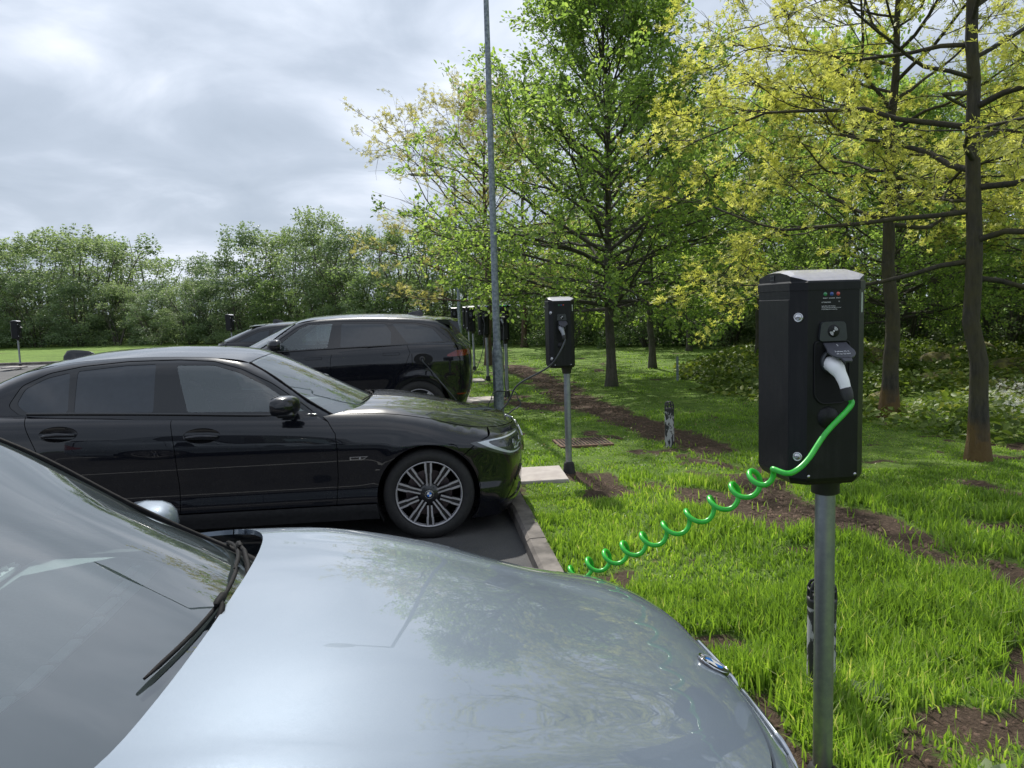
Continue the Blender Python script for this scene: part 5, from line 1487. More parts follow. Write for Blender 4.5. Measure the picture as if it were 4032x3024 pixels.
def make_tree(name, label, loc, H, tr, env, leafm, barkm, seed, n_limb=26, z0=1.6, leaf=.07, per=9, tmpl=OV, elev=(.1, 1.0), bend=-.1, twig=.42, sub_n=8, droop=.1, trunk_top=.92, cover=1.0, lean=(0, 0), inner=.25, group=None, cat='tree', limb_r=.42, zpow=.95, jit=.11, twn=5):
    r = np.random.default_rng(seed)
    root = empty(name, loc, 0, label, cat, group)
    env = pchip(env)
    tk, lb = Branches(), Branches()
    nt_ = 22
    zz = np.linspace(-.15, H * trunk_top, nt_); wob = np.cumsum(r.normal(0, .02, (nt_, 2)), 0)
    wob[:4] *= .2
    tp = np.stack([wob[:, 0] + lean[0] * zz, wob[:, 1] + lean[1] * zz, zz], 1)
    f = np.clip(zz / (H * trunk_top), 0, 1)
    rad = tr * (1 - f)**.8 * .9 + .012 + tr * .75 * np.exp(-np.clip(zz, 0, 9) / .16)
    tk.tube(tp, rad, 14)
    lp, ld, ls = [], [], []
    for i in range(n_limb):
        q = (i + r.uniform(-.3, .3)) / n_limb; q = min(max(q, 0), 1)
        z = z0 + (H * trunk_top - z0) * q**zpow
        fz = z / (H * trunk_top)
        p0 = np.array([np.interp(z, zz, tp[:, 0]), np.interp(z, zz, tp[:, 1]), z])
        az = i * 2.39996 + r.uniform(-.35, .35)
        el = elev[0] + (elev[1] - elev[0]) * q + r.normal(0, .12)
        Rv = max(.35, float(env(min(H, z + .35 * math.sin(el))))) * r.uniform(.78, 1.08)
        L = Rv / max(.45, math.cos(el))
        L = min(L, (H - z) / max(.15, math.sin(el)) * 1.15 if el > .25 else L)
        d = np.array([math.cos(az) * math.cos(el), math.sin(az) * math.cos(el), math.sin(el)])
        n = 10; pts = wander(r, p0, d, L, n, jit, bend)
        r0 = max(.012, tr * limb_r * (1 - fz)**.7 + .008) * r.uniform(.8, 1.15)
        lb.tube(pts, r0 * (1 - np.linspace(0, 1, n) * .86), 7)
        # secondary
        for k in range(sub_n):
            s = inner + (1 - inner) * (k + r.uniform(0, 1)) / sub_n
            idx = s * (n - 1); a = int(idx); a = min(a, n - 2); pp = pts[a] + (pts[a + 1] - pts[a]) * (idx - a)
            dd = pts[a + 1] - pts[a]; dd /= np.linalg.norm(dd)
            side = np.cross(dd, [0, 0, 1]); side /= np.linalg.norm(side) + 1e-9
            sg = 1 if k % 2 else -1
            d2 = dd * .7 + side * sg * r.uniform(.5, 1.1) + np.array([0, 0, r.normal(.08, .25)]); d2 /= np.linalg.norm(d2)
            L2 = L * (.20 + .30 * (1 - s)) * r.uniform(.7, 1.2) + .15
            n2 = 6; sp = wander(r, pp, d2, L2, n2, .16, bend * .6)
            lb.tube(sp, max(.004, r0 * .34 * (1 - s * .5)) * (1 - np.linspace(0, 1, n2) * .75), 4)
            for m in range(twn):
                s2 = r.uniform(.15, 1.0); i2 = min(int(s2 * (n2 - 1)), n2 - 2); p3 = sp[i2] + (sp[i2 + 1] - sp[i2]) * (s2 * (n2 - 1) - i2)
                d3 = (sp[i2 + 1] - sp[i2]); d3 = d3 / np.linalg.norm(d3) + r.normal(0, .55, 3); d3 /= np.linalg.norm(d3)
                L3 = twig * r.uniform(.5, 1.2); tw = wander(r, p3, d3, L3, 4, .2, -.05)
                lb.tube(tw, np.array([.0045, .0035, .0025, .0015]) * (1 + H * .04), 3)
                if r.uniform() > cover: continue
                c = max(1, int(per * r.uniform(.6, 1.4))); t = r.uniform(.1, 1.05, c)
                pos = tw[0] + (tw[-1] - tw[0]) * t[:, None] + r.normal(0, .035 + leaf * .25, (c, 3))
                lp.append(pos); ld.append(np.repeat(d3[None], c, 0)); ls.append(np.full(c, r.normal(0, .13)))
    P, D, S = np.vstack(lp), np.vstack(ld), np.concatenate(ls)
    S = S + .48 + r.normal(0, .17, len(P))
    sz = leaf * r.uniform(.65, 1.25, len(P))
    link_mesh('trunk', tk.mesh('trunk'), barkm, root)
    link_mesh('branches', lb.mesh('branches'), barkm, root)
    link_mesh('crown', leaves_mesh('crown', P, D, sz, S, tmpl, r=r, droop=droop), leafm, root)
    return root, len(P)

def make_bush_tree(seed, leafm, barkm, n_blob=55, per=170, H=7.0, W=2.4, stems=7, low=.12, leaf=.13, spiky=.25, tall=1.0):
    """thicket tree: several stems under a clumpy crown; returns its Empty"""
    r = np.random.default_rng(seed)
    root = empty('woodland_tree', (0, 0, 0))
    st, lb = Branches(), Branches()
    blobs = []
    for k in range(n_blob):
        a = r.uniform(0, 2 * PI); h = low + (1 - low) * r.uniform(0, 1)**.85
        wr = W * (math.sin(min(PI, (h * .86 + .16) * PI * .93))**.55) * r.uniform(.35, 1.0)**.5
        blobs.append((wr * math.cos(a), wr * math.sin(a), h * H * .93, r.uniform(.35, .75) * (1.1 - .4 * h)))
    for k in range(14):
        a = r.uniform(0, 2 * PI); wr = W * r.uniform(.5, .95); blobs.append((wr * math.cos(a), wr * math.sin(a), r.uniform(.2, .16 * H), r.uniform(.4, .7)))
    for k in range(int(spiky * 20)):
        a = r.uniform(0, 2 * PI); w = W * .55 * r.uniform(0, 1)
        for q in range(4):
            blobs.append((w * math.cos(a), w * math.sin(a), H * (.86 + .045 * q), .30 - .06 * q))
    lp, ld, ls = [], [], []
    for x, y, z, R in blobs:
        c = int(per * (R / .5)**2 * r.uniform(.7, 1.2)) + 6
        d = r.normal(0, 1, (c, 3)); d /= np.linalg.norm(d, axis=1)[:, None]
        rr = R * r.uniform(.35, 1.1, c)**.6
        sub = 1 + .3 * np.sin(d[:, 0] * 7 + seed) * np.cos(d[:, 1] * 6)
        pos = np.array([x, y, z]) + d * (rr * sub)[:, None] * np.array([1, 1, .75])
        lp.append(pos); ld.append(d); ls.append(np.full(c, r.normal(0, .12)) + .18 * (z / H - .5) + .16 * d[:, 2])  # top light put into leaf tone: paler higher up and on clump tops
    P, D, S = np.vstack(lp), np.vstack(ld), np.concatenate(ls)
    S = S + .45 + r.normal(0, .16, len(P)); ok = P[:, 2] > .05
    P, D, S = P[ok], D[ok], S[ok]
    for k in range(stems):
        a = r.uniform(0, 2 * PI); p0 = np.array([math.cos(a), math.sin(a), 0]) * W * .25 * r.uniform(0, 1)
        d = np.array([math.cos(a) * .25, math.sin(a) * .25, 1]); pts = wander(r, p0, d, H * r.uniform(.7, .97), 9, .06, .1)
        st.tube(pts, .075 * (1 - np.linspace(0, 1, 9) * .85) * r.uniform(.6, 1.1), 6)
        for m in range(7):
            i = r.integers(2, 8); b = wander(r, pts[i], r.normal(0, 1, 3) + np.array([0, 0, .6]), 1.1, 5, .15, .1)
            lb.tube(b, .018 * (1 - np.linspace(0, 1, 5) * .8), 4)
    link_mesh('trunk', st.mesh('trunk'), barkm, root)
    link_mesh('branches', lb.mesh('branches'), barkm, root)
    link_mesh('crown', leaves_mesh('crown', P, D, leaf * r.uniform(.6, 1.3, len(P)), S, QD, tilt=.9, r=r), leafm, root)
    return root

# ------------------------------------------------------------------ grass
def grass_blades():
    r = np.random.default_rng(11)
    zones = [(.6, 2.2, 60000, .06), (2.2, 4.2, 110000, .062), (4.2, 7.0, 90000, .058), (7.0, 11, 70000, .042), (11, 18, 50000, .038), (18, 26, 24000, .04)]
    XS, YS, HS, WS = [], [], [], []
    for d0, d1, n, h in zones:
        y = np.sqrt(r.uniform(d0**2, d1**2, n)); tmax = .86 if d0 < 7 else .80
        x = y * r.uniform(-.32, tmax, n) if d0 > 3 else y * r.uniform(-.15, 1.05, n)
        out_ = r.uniform(0, 1, n) < .16; x = np.where(out_, y * (tmax + .75 * r.uniform(0, 1, n)**1.8), x)
        XS.append(x); YS.append(y); HS.append(np.full(n, h)); WS.append(np.full(n, .0022 + .00055 * (d0 + d1) / 2))
    x, y, h, w = map(np.concatenate, (XS, YS, HS, WS))
    # keep only the verge beyond the kerb
    dx, dy = x - K0[0], y - K0[1]
    c = dx * CV[0] + dy * CV[1]; rr = dx * RV[0] + dy * RV[1]
    m = mud_at(x, y)
    tuft = fbm(x * 3.2, y * 3.2, 3, 51); lng = np.clip((fbm(x * .9, y * .9, 3, 77) - .42) * 5, 0, 1)
    near = np.clip((3.8 - np.abs(y - 3.4)) / 2, 0, 1) * np.clip((x - .6) / .6, 0, 1)
    h = h * (.45 + .9 * tuft) * (.42 + .75 * lng + .5 * near) * r.uniform(.5, 1.4, len(x))
    for bx_, by_, R, g in ((1.21, 2.93, .22, 1.0), (1.76, 8.58, .3, 1.6), (.97, 2.50, .25, .7), (4.47, 7.29, .4, .6), (1.95, 15.07, .4, .3), (3.37, 15.58, .3, 1.2)):
        h *= 1 + g * np.exp(-((x - bx_)**2 + (y - by_)**2) / (2 * (R * .6)**2))
    keep = (c > .13) & (rr < RFAR + 30) & (r.uniform(0, 1, len(x)) > np.clip(m * 1.9 - .15, 0, .985)) & (r.uniform(0, 1, len(x)) < .15 + 1.25 * tuft)
    # clear under slabs
    for sc_, sr in SLABS: keep &= ~((c > sc_ - .36) & (c < sc_ + .34) & (np.abs(rr - sr) < .33))
    x, y, h, w, m, tuft = x[keep], y[keep], h[keep], w[keep], m[keep], tuft[keep]
    n = len(x); a = r.uniform(0, 2 * PI, n); ln = np.clip(r.normal(.35, .35, n), -.2, 1.3) * h; b2 = r.uniform(0, 2 * PI, n)
    z = GZ + (fbm(x * .5, y * .5, 3, 5) - .5) * .05 - .004
    lx, ly = np.cos(b2) * ln, np.sin(b2) * ln; wx, wy = np.cos(a) * w, np.sin(a) * w
    hz = np.sqrt(np.maximum(h**2 - (ln * .8)**2, (h * .35)**2))
    V = np.stack([np.stack([x - wx, y - wy, z], 1), np.stack([x + wx, y + wy, z], 1),
        np.stack([x + wx * .8 + lx * .3, y + wy * .8 + ly * .3, z + hz * .6], 1), np.stack([x - wx * .8 + lx * .3, y - wy * .8 + ly * .3, z + hz * .6], 1),
        np.stack([x + lx, y + ly, z + hz], 1)], 1)
    i = np.arange(n)[:, None] * 5
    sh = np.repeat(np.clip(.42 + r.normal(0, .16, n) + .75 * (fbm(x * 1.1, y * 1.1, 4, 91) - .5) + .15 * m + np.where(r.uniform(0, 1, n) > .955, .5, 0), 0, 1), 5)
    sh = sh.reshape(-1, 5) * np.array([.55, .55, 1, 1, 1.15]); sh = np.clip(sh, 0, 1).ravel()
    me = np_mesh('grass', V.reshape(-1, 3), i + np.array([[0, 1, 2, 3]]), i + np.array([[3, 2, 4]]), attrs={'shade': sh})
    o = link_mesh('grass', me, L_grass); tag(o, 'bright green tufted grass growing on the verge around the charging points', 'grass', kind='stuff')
    return n

def clover():
    r = np.random.default_rng(61); n = 26000
    y = np.sqrt(r.uniform(1.8**2, 13**2, n)); x = y * r.uniform(-.1, .95, n)
    dx, dy = x - K0[0], y - K0[1]; c = dx * CV[0] + dy * CV[1]
    k = (c > .2) & (fbm(x * 1.3, y * 1.3, 4, 71) > .47) & (mud_at(x, y) < .35)
    for sc_, sr in SLABS: k &= ~((c > sc_ - .36) & (c < sc_ + .34) & (np.abs(dx * RV[0] + dy * RV[1] - sr) < .33))
    x, y = x[k], y[k]; n = len(x); P = np.stack([x, y, GZ + .008 + r.uniform(0, .028, n)], 1)
    me = leaves_mesh('clover', P, r.normal(0, 1, (n, 3)) * np.array([1, 1, .2]), r.uniform(.008, .022, n) * (1 + .05 * y), r.uniform(0, 1, n)**1.3, OV, tilt=.35, r=r)
    tag(link_mesh('clover', me, M_['dock_small']), 'small clover and plantain leaves mixed into the verge grass', 'clover', kind='stuff')

def clods():
    """crumbs of soil and dead leaves on the bare patches"""
    r = np.random.default_rng(5); P = []
    for x0, y0, x1, y1, R in MUD:
        n = int(260 * R * (math.hypot(x1 - x0, y1 - y0) + .4) / .5); t = r.uniform(-.1, 1.1, n)
        P.append(np.stack([x0 + (x1 - x0) * t + r.normal(0, R * .6, n), y0 + (y1 - y0) * t + r.normal(0, R * .6, n)], 1))
    P = np.vstack(P); m = mud_at(P[:, 0], P[:, 1]); P = P[m > .35]; n = len(P)
    z = GZ + (fbm(P[:, 0] * .5, P[:, 1] * .5, 3, 5) - .5) * .05
    s = r.uniform(.003, .012, n) * (1 + .06 * P[:, 1])
    T = np.array([(1, 0, 0), (0, 1, 0), (-1, 0, 0), (0, -1, 0), (0, 0, .8)])
    a = r.uniform(0, 2 * PI, n); ca, sa = np.cos(a), np.sin(a)
    jit = r.uniform(.6, 1.3, (n, 5, 3)) * T[None]
    X = jit[:, :, 0] * ca[:, None] - jit[:, :, 1] * sa[:, None]; Y = jit[:, :, 0] * sa[:, None] + jit[:, :, 1] * ca[:, None]
    V = np.stack([P[:, 0:1] + X * s[:, None], P[:, 1:2] + Y * s[:, None], z[:, None] + jit[:, :, 2] * s[:, None] - .002], -1)
    i = np.arange(n)[:, None] * 5
    tr = np.concatenate([i + np.array([[0, 1, 4]]), i + np.array([[1, 2, 4]]), i + np.array([[2, 3, 4]]), i + np.array([[3, 0, 4]])])
    me = np_mesh('soil_crumbs', V.reshape(-1, 3), None, tr)
    tag(link_mesh('soil_crumbs', me, simple('soil', (.045, .026, .017), (.15, .095, .065), rough=.95, scale=25)), 'brown crumbs of soil scattered over the bare trampled patches', 'soil', kind='stuff')

def ground_cover():
    r = np.random.default_rng(23)
    n = 95000
    y = np.sqrt(r.uniform(8**2, 27**2, n)); x = y * r.uniform(.18, .86, n)
    edge = pchip([(7.0, 5.9), (8.1, 4.95), (9.66, 4.45), (11.7, 3.85), (12.4, 3.60), (14.2, 3.50), (16.5, 3.70), (21, 5.0), (25, 7.2), (28, 8)])
    d = x - edge(y) + (fbm(x * 1.5, y * 1.5, 3, 12) - .5) * .8
    dens = fbm(x * 1.1, y * 1.1, 4, 13)
    k = (d > 0) & (r.uniform(0, 1, n) < np.clip(dens * 2.2 - .35, .08, 1)); x, y, d, dens = x[k], y[k], d[k], dens[k]; n = len(x)
    hh = np.clip(d, 0, .8) / .8 * (.08 + .38 * np.clip(dens - .3, 0, 1) * 1.6) * r.uniform(.2, 1.1, n)
    P = np.stack([x, y, GZ + .02 + hh], 1)
    S = .35 + r.normal(0, .16, n) + .5 * (fbm(x * .8, y * .8, 3, 44) - .45)
    D = r.normal(0, 1, (n, 3)) * np.array([1, 1, .25])
    me = leaves_mesh('ground_cover', P, D, r.uniform(.04, .10, n) * (1 + .03 * y), S, OV, tilt=.45, r=r)
    tag(link_mesh('ground_cover', me, L_cover), 'low leafy ground cover of ivy and weeds in the clearing beyond the lawn', 'ground cover', kind='stuff')
    n = 1100; y = r.uniform(8.6, 11.5, n); x = 5.3 + (y - 8) * .45 + np.abs(r.normal(0, 1.5, n)); k = fbm(x * 1.7, y * 1.7, 3, 8) > .45; x, y = x[k], y[k]; n = len(x)
    P = np.stack([x, y, GZ + .16 + r.uniform(0, .2, n)], 1)
    me = leaves_mesh('white_flowers', P, r.normal(0, 1, (n, 3)), r.uniform(.022, .042, n), r.uniform(0, 1, n), ST, tilt=.5, r=r)
    tag(link_mesh('white_flowers', me, L_flower), 'carpet of small white wild flowers behind the nearest tree trunk', 'flowers', kind='stuff')

def boulder(loc, s, seed, label, group):
    r = np.random.default_rng(seed); nu, nv = 22, 14; V = []
    o1 = r.uniform(0, 50, 3)
    for j in range(nv + 1):
        ph = PI * j / nv
        for i in range(nu):
            th = 2 * PI * i / nu; d = np.array([math.sin(ph) * math.cos(th), math.sin(ph) * math.sin(th), math.cos(ph)])
            k = 1 + .45 * (float(fbm(np.array([d[0] * 1.3 + o1[0]]), np.array([d[1] * 1.3 + d[2] * 1.9 + o1[1]]), 4, seed)[0]) - .5) + .1 * math.sin(5 * th + 3 * d[2])
            V.append(d * k * np.array(s))
    fs = [(j * nu + i, j * nu + (i + 1) % nu, (j + 1) * nu + (i + 1) % nu, (j + 1) * nu + i)[::-1] for j in range(nv) for i in range(nu)]
    b = MB(); b.add(V, fs, True); o = b.build('boulder', M_['rock']); o.location = loc; o.rotation_euler = (0, 0, r.uniform(0, 6))
    return tag(o, label, 'boulder', group)
# ------------------------------------------------------------------ assembly
scene = bpy.context.scene
M_['rock'] = simple('mossy_rock', (.10, .085, .06), (.20, .19, .045), rough=.95, scale=7, bump=.8, bdist=.04)
M_['slab'] = simple('paving_slab', (.46, .42, .39), (.36, .32, .30), rough=.9, scale=7, bump=.2, bdist=.004)
SLABS = [(.33, 1.13), (.36, 7.4), (.36, 11.1), (.3, 14.2)]
gm = build_ground()

# cars
s1, sp1, o1 = build_saloon((-.733 + .006, 6.44 - .05, 0), YAW, 'black saloon with ten double-spoke alloy wheels plugged in behind the grey car', M_['black_paint'])
s2, sp2, o2 = build_saloon((-.222, 1.715, .0), YAW, 'pale metallic grey-blue car nearest the camera with its bonnet filling the foreground', M_['blue_paint'], mirror=(-.905, .93, .95, 1.0))
s3, sp3, o3 = build_suv((-1.36, 10.3 + .945, 0), YAW + PI, 'tall black sport utility car reversed in, tailgate spoiler and open charging flap', M_['black_paint'])
s4, sp4, o4 = build_crossover((-5.16, 16.2, 0), YAW, 'dark car with a sloping rear window, half hidden behind the black sport utility car', M_['navy_paint'])

s2.scale = (1, 1, 1.042)

# slabs between kerb and chargers
for k, (c, r) in enumerate(SLABS):
    b = MB(); b.box((0, 0, 0), (.60, .60, .05), bev=.006); o = b.build('paving_slab', M_['slab']); o.location = CR(c, r, GZ + .008); o.rotation_euler = (.006, -.008, YAW + .03 * (k - 1))
    tag(o, ['pale paving slab in front of the black saloon, beside a post foot', 'pale paving slab behind the lamp post base', 'pale paving slab right behind the tall black car', 'farthest small paving slab along the kerb'][k], 'paving slab', 'paving slabs between the kerb and the charging posts')

# charging points along the verge
CH_POS = [(1.017, 2.475), (.525, 7.30), (-.09, 13.85), (-.53, 17.1), (-.97, 20.1), (-1.27, 23.6), (-2.0, 28.5)]
lab = ['nearest black charging point on a steel post with a green coiled cable plugged in', 'second black charging point, grey plug and dark cable sweeping down to the black saloon',
       'black charging point directly right of the tall lamp post, cable hanging straight down', 'black charging point with a blue light line, just left of the lamp post',
       'unplugged black charging point with lid top coloured pale for sky sheen, second to the left of the lamp post', 'black charging point half hidden behind another one, its post standing slightly left',
       'farthest black charging point of the row, half hidden by the distant lamp post']
G_CH = 'charging points in a row along the kerb'
proto = make_charger(lab[0], True, True, .09)
proto.location = (*CH_POS[0], GZ); proto.rotation_euler = (0, 0, YAW); proto['group'] = G_CH
proto2 = make_charger(lab[1], True, False)
chs = [proto]
for k in range(1, len(CH_POS)):
    o = proto2 if k == 1 else copy_tree(proto2)
    o.location = (*CH_POS[k], GZ); o.rotation_euler = (0, 0, YAW); tag(o, lab[k], 'charging point', G_CH); chs.append(o)
for loc, rz, lb_ in (((-18.0, 28.2, GZ), 1.6, 'black charging point at the far left edge of the lawn beside its slab'), ((-11.2, 31.0, GZ), 1.2, 'black charging point standing alone in front of the far trees, left of the parked cars')):
    o = copy_tree(proto2); o.location = loc; o.rotation_euler = (0, 0, rz); tag(o, lb_, 'charging point', 'charging points across the car park')
b = MB(); b.box((0, 0, 0), (.6, .6, .05), bev=.006); o = b.build('paving_slab', M_['slab']); o.location = (-17.9, 27.7, GZ + .008); tag(o, 'pale paving slab at the foot of the far left charging point', 'paving slab')
# coloured glow strips of two of them
for k, mt, nm in ((2, (.02, .5, .12), 'green'), (3, (.05, .12, .8), 'blue')):
    m, nt, out = mat_new(nm + '_light_strip'); e = N(nt, 'Emission'); e.inputs[0].default_value = (*mt, 1); e.inputs[1].default_value = .7; nt.links.new(e.outputs[0], out.inputs[0])
    b = MB(); b.box((-.06, -HY - .004, 1.632 + .012), (.16, .003, .006)); o = b.build('light_strip', m, chs[k])

# cables
def face_of(ch): return Matrix.Translation(ch.location) @ Matrix.Rotation(ch.rotation_euler.z, 4, 'Z')
def cable(label, ch, handle, mat, pts, r, z, n=90, extra=None):
    root = empty('charging_cable', (0, 0, 0), 0, label, 'charging cable')
    start = plug_and_cable(root, face_of(ch), handle, pts, r, mat, z=z)
    P = cspline(start, n)
    if extra is not None: P = np.vstack([P, extra])
    b = MB(); b.tube(P, r, 10); b.build('cable', mat, root)
    return root, P
# green coil: helix along a sagging line
axis = cspline([(.735, 2.15, 1.198), (.66, 2.36, 1.06), (.46, 2.62, .855), (.24, 2.93, .64), (.03, 3.08, .50), (-.25, 3.16, .46), (-.55, 3.05, .53), (-.75, 2.86, .66)], 900)
seg = np.concatenate([[0], np.cumsum(np.linalg.norm(np.diff(axis, axis=0), axis=1))])
t_, N_, B_ = frames(axis)
T1 = axis[np.searchsorted(seg, 1.03)]
ph = -(seg + .005 * np.sin(seg * 5)) / .113 * 2 * PI
PH0 = .6
R_ = .0305 * (1 + .03 * np.sin(seg * 9)) * np.clip(seg / .05, 0, 1) * np.clip((seg[-1] - seg) / .1, 0, 1)
upv = np.array([0, 0, 1.0]); E1 = upv - t_ * (t_ @ upv)[:, None]; E1 /= np.linalg.norm(E1, axis=1)[:, None]; E2 = np.cross(t_, E1)
coil = axis + R_[:, None] * (np.cos(-ph + PH0)[:, None] * E1 + np.sin(-ph + PH0)[:, None] * E2)
port = Matrix.Translation(s2.location) @ Matrix.Rotation(YAW, 4, 'Z') @ Vector((-.47, .905, .75))
coil = np.vstack([coil, [(coil[-1] + np.array(port)) / 2], [np.array(port)]])
root = empty('charging_cable', (0, 0, 0), 0, 'bright green coiled cable with a white plug, running to the nearest car', 'charging cable')
st = plug_and_cable(root, face_of(chs[0]), M_['white'], [(.900, 2.19, 1.290), (.836, 2.15, 1.226), (.795, 2.13, 1.198), (.763, 2.12, 1.191)], .009, M_['green_c'], z=1.40)
P = np.vstack([cspline(st + [tuple(coil[0])], 50)[:-1], coil])
b = MB(); b.tube(P, .0079, 12); b.build('cable', M_['green_c'], root)

dk = simple('dark_cable', (.05, .055, .06), (.03, .034, .038), rough=.45)
gh = simple('grey_plug', (.30, .31, .34), (.25, .26, .29), rough=.35)
cable('dark grey cable arching from the second charging point to the black saloon', chs[1], gh, dk,
      [(.44, 7.02, 1.25), (.37, 7.05, 1.15), (.26, 7.15, 1.07), (.11, 7.22, .99), (.03, 7.28, .92), (-.02, 7.33, .82), (-.07, 7.37, .74), (-.2, 7.42, .64), (-.5, 7.42, .58), (-.95, 7.35, .60), (-1.25, 7.26, .70)], .0085, 1.40)
port3 = s3.matrix_basis @ Vector(list(s3['port'])); del s3['port']
cable('black cable hanging from the charging point beside the lamp post to the tall black car', chs[2], gh, dk,
      [(-.13, 13.55, 1.1), (-.14, 13.52, .7), (-.12, 13.50, .3), (-.1, 13.4, .11), (-.3, 12.6, .10), (-.5, 11.4, .12), (-.62, 10.35, .3), (-.85, 10.12, .62), (port3.x + .12, port3.y - .04, port3.z - .16), (port3.x + .02, port3.y - .05, port3.z - .04), (port3.x, port3.y, port3.z)], .008, 1.40, 120)
cable('black cable hanging in a curve from the charging point left of the lamp post', chs[3], M_['plastic'], dk,
      [(-.58, 16.8, 1.1), (-.62, 16.75, .75), (-.75, 16.7, .42), (-.95, 16.6, .24), (-1.3, 16.6, .18), (-1.7, 16.7, .5)], .008, 1.40)
# spare loops of cable at the lamp post
b = MB(); P = []
for t in np.linspace(0, 1, 70):
    a = t * 2.3 * 2 * PI; rr = .20 - .02 * math.sin(5 * a)
    P.append((-.12 + rr * 1.15 * math.cos(a), 11.42 + .10 * math.sin(a * 1.1) + .05 * t, GZ + .20 + rr * .85 * math.sin(a)))
b.tube(P, .0075, 8); tag(b.build('cable_loop', dk), 'loose loops of thin dark cable in the grass at the lamp post foot', 'cable')

# lamp posts, bollards and other small things
lamp_post((-.21, 11.71, GZ), 'tall galvanised lamp post standing behind the black saloon', 6.4, PI + .1)
lamp_post((-1.84, 28.0, GZ), 'distant lamp post whose head shows among the pale yellow branches', 6.3, PI + .05)
bollard((1.195, 2.93, GZ), 'bollard with flaking white paint right behind the nearest charging post', .50, .054)
bollard((1.76, 8.58, GZ), 'short peeling white bollard with a black cap in the middle of the lawn', .50, .052)
b = MB(); b.tube([(0, 0, -.1), (0, 0, .50)], .025, 12); b.lathe([(.025, .50), (.02, .515), (0, .52)], 12); o = b.build('marker_post', M_['galv']); o.location = (3.37, 15.58, GZ); tag(o, 'thin grey marker post at the edge of the rough clearing', 'post')
b = MB(); b.box((0, 0, 0), (.55, .55, .02), bev=.004)
root = empty('drain_cover', (.80, 8.85, GZ + .012), .15, 'rusty brown perforated drain cover set in the grass', 'drain cover')
b = MB(); b.box((0, 0, 0), (.62, .5, .03), bev=.004); fr = b.build('frame', simple('rust', (.12, .07, .045), (.2, .12, .08), rough=.9, scale=30), root)
b = MB()
for i in range(14):
    for j in range(10): b.box((-.27 + i * .0415, -.2 + j * .0445, .0155), (.026, .028, .003))
b.build('grid_holes', M_['dark'], root)
# leafy dock plants near the nearest post
r0 = np.random.default_rng(3)
M_['dock'] = leaf_mat('dock_leaf', [(0, (.10, .15, .05)), (1, (.30, .36, .20))], (1.2, 1.2, .9), .3)
for k, (x, y, s) in enumerate(((1.36, 2.86, .10), (1.50, 2.33, .085))):
    n = 16; a = np.linspace(0, 2 * PI * 2, n); P = np.stack([x + .01 * np.cos(a), y + .01 * np.sin(a), np.full(n, GZ + .02)], 1)
    D = np.stack([np.cos(a), np.sin(a), r0.uniform(.3, .9, n)], 1) * 2
    me = leaves_mesh('weed', P, D, r0.uniform(.7, 1.2, n) * s, r0.uniform(.2, 1, n), OV, tilt=.3, r=r0)
    tag(link_mesh('weed', me, M_['dock']), ['pale leafy weed growing beside the nearest bollard', 'pale broad-leaved weed on the bare soil at the bottom right'][k], 'weed')

n_gr = grass_blades(); clods(); clover(); ground_cover()
for k, (x, y, sx, sz) in enumerate(((8.6, 18.6, .8, .45), (8.0, 16.5, .6, .35), (5.6, 11.6, .35, .2), (9.6, 17.0, .7, .4), (7.7, 13.6, .7, .32), (5.2, 12.4, .5, .22), (9.7, 14.8, .9, .42), (8.1, 12.5, .8, .25), (11.6, 19.3, 1.0, .5), (6.9, 15.2, .5, .3))):
    boulder((x, y, GZ + sz * .05), (sx * .8, sx * .55, sz * .75), 40 + k, 'mossy yellow-brown boulder half buried in the leafy clearing', 'mossy boulders in the clearing')

# trees
envA = [(1.2, 1.6), (1.7, 3.0), (2.3, 3.9), (3.3, 3.5), (4.2, 2.3), (5.0, 1.7), (6.3, 1.2), (7.1, .5), (7.7, .15)]
tA, nA = make_tree('tree', 'large fresh green tree with a full crown behind the second charging point', (1.95, 15.07, GZ), 7.7, .095, envA, L_green, B_grey, 3, n_limb=84, z0=1.5, zpow=1.35, leaf=.078, per=17, elev=(.02, 1.15), bend=.02, sub_n=10, twig=.42, twn=4)
envO = [(1.2, 1.5), (2.0, 2.6), (3, 3.0), (4.2, 2.9), (5.5, 2.4), (7, 1.5), (8.2, .4)]
tB, nB = make_tree('tree', 'yellow-leaved oak at the right edge with long dark horizontal limbs', (4.47, 7.29, GZ), 8.3, .082, envO, L_yellow, B_oak, 8, n_limb=40, z0=1.75, leaf=.045, per=24, tmpl=ST, elev=(-.02, 1.0), bend=.18, jit=.19, sub_n=9, twig=.36, inner=.3, limb_r=.36, cover=.9, twn=5)
tC, nC = make_tree('tree', 'thick-trunked tree with yellow-green leaves just right of the nearest charging point', (5.03, 10.19, GZ), 6.8, .105, [(1.2, 1.2), (2.0, 1.6), (3, 2.6), (4.2, 2.6), (5.5, 1.9), (7.3, .4)], L_yellow, B_oak, 12, n_limb=32, z0=2.5, leaf=.065, per=14, tmpl=ST, elev=(.05, 1.0), bend=.1, jit=.16, sub_n=8, twig=.40, limb_r=.34, cover=.8, twn=5)
tD, nD = make_tree('tree', 'slim green tree on the back lawn to the right of the large tree', (3.53, 19.17, GZ), 6.3, .08, [(1.4, 1.6), (2.5, 2.6), (3.6, 2.5), (5, 1.6), (6.3, .3)], L_green, B_grey, 21, n_limb=34, z0=1.8, leaf=.11, per=12, elev=(.05, 1.1), bend=.0, sub_n=7, twig=.45, twn=4)
tE, nE = make_tree('tree', 'brown-trunked tree far back on the lawn, left of the large green tree', (.55, 31.3, GZ), 8.0, .12, [(1.5, 2), (3, 3.5), (5, 3.2), (8, .5)], L_green, B_brown, 31, n_limb=26, z0=1.9, leaf=.15, per=9, elev=(.05, 1.1), sub_n=6, twig=.5, twn=4)
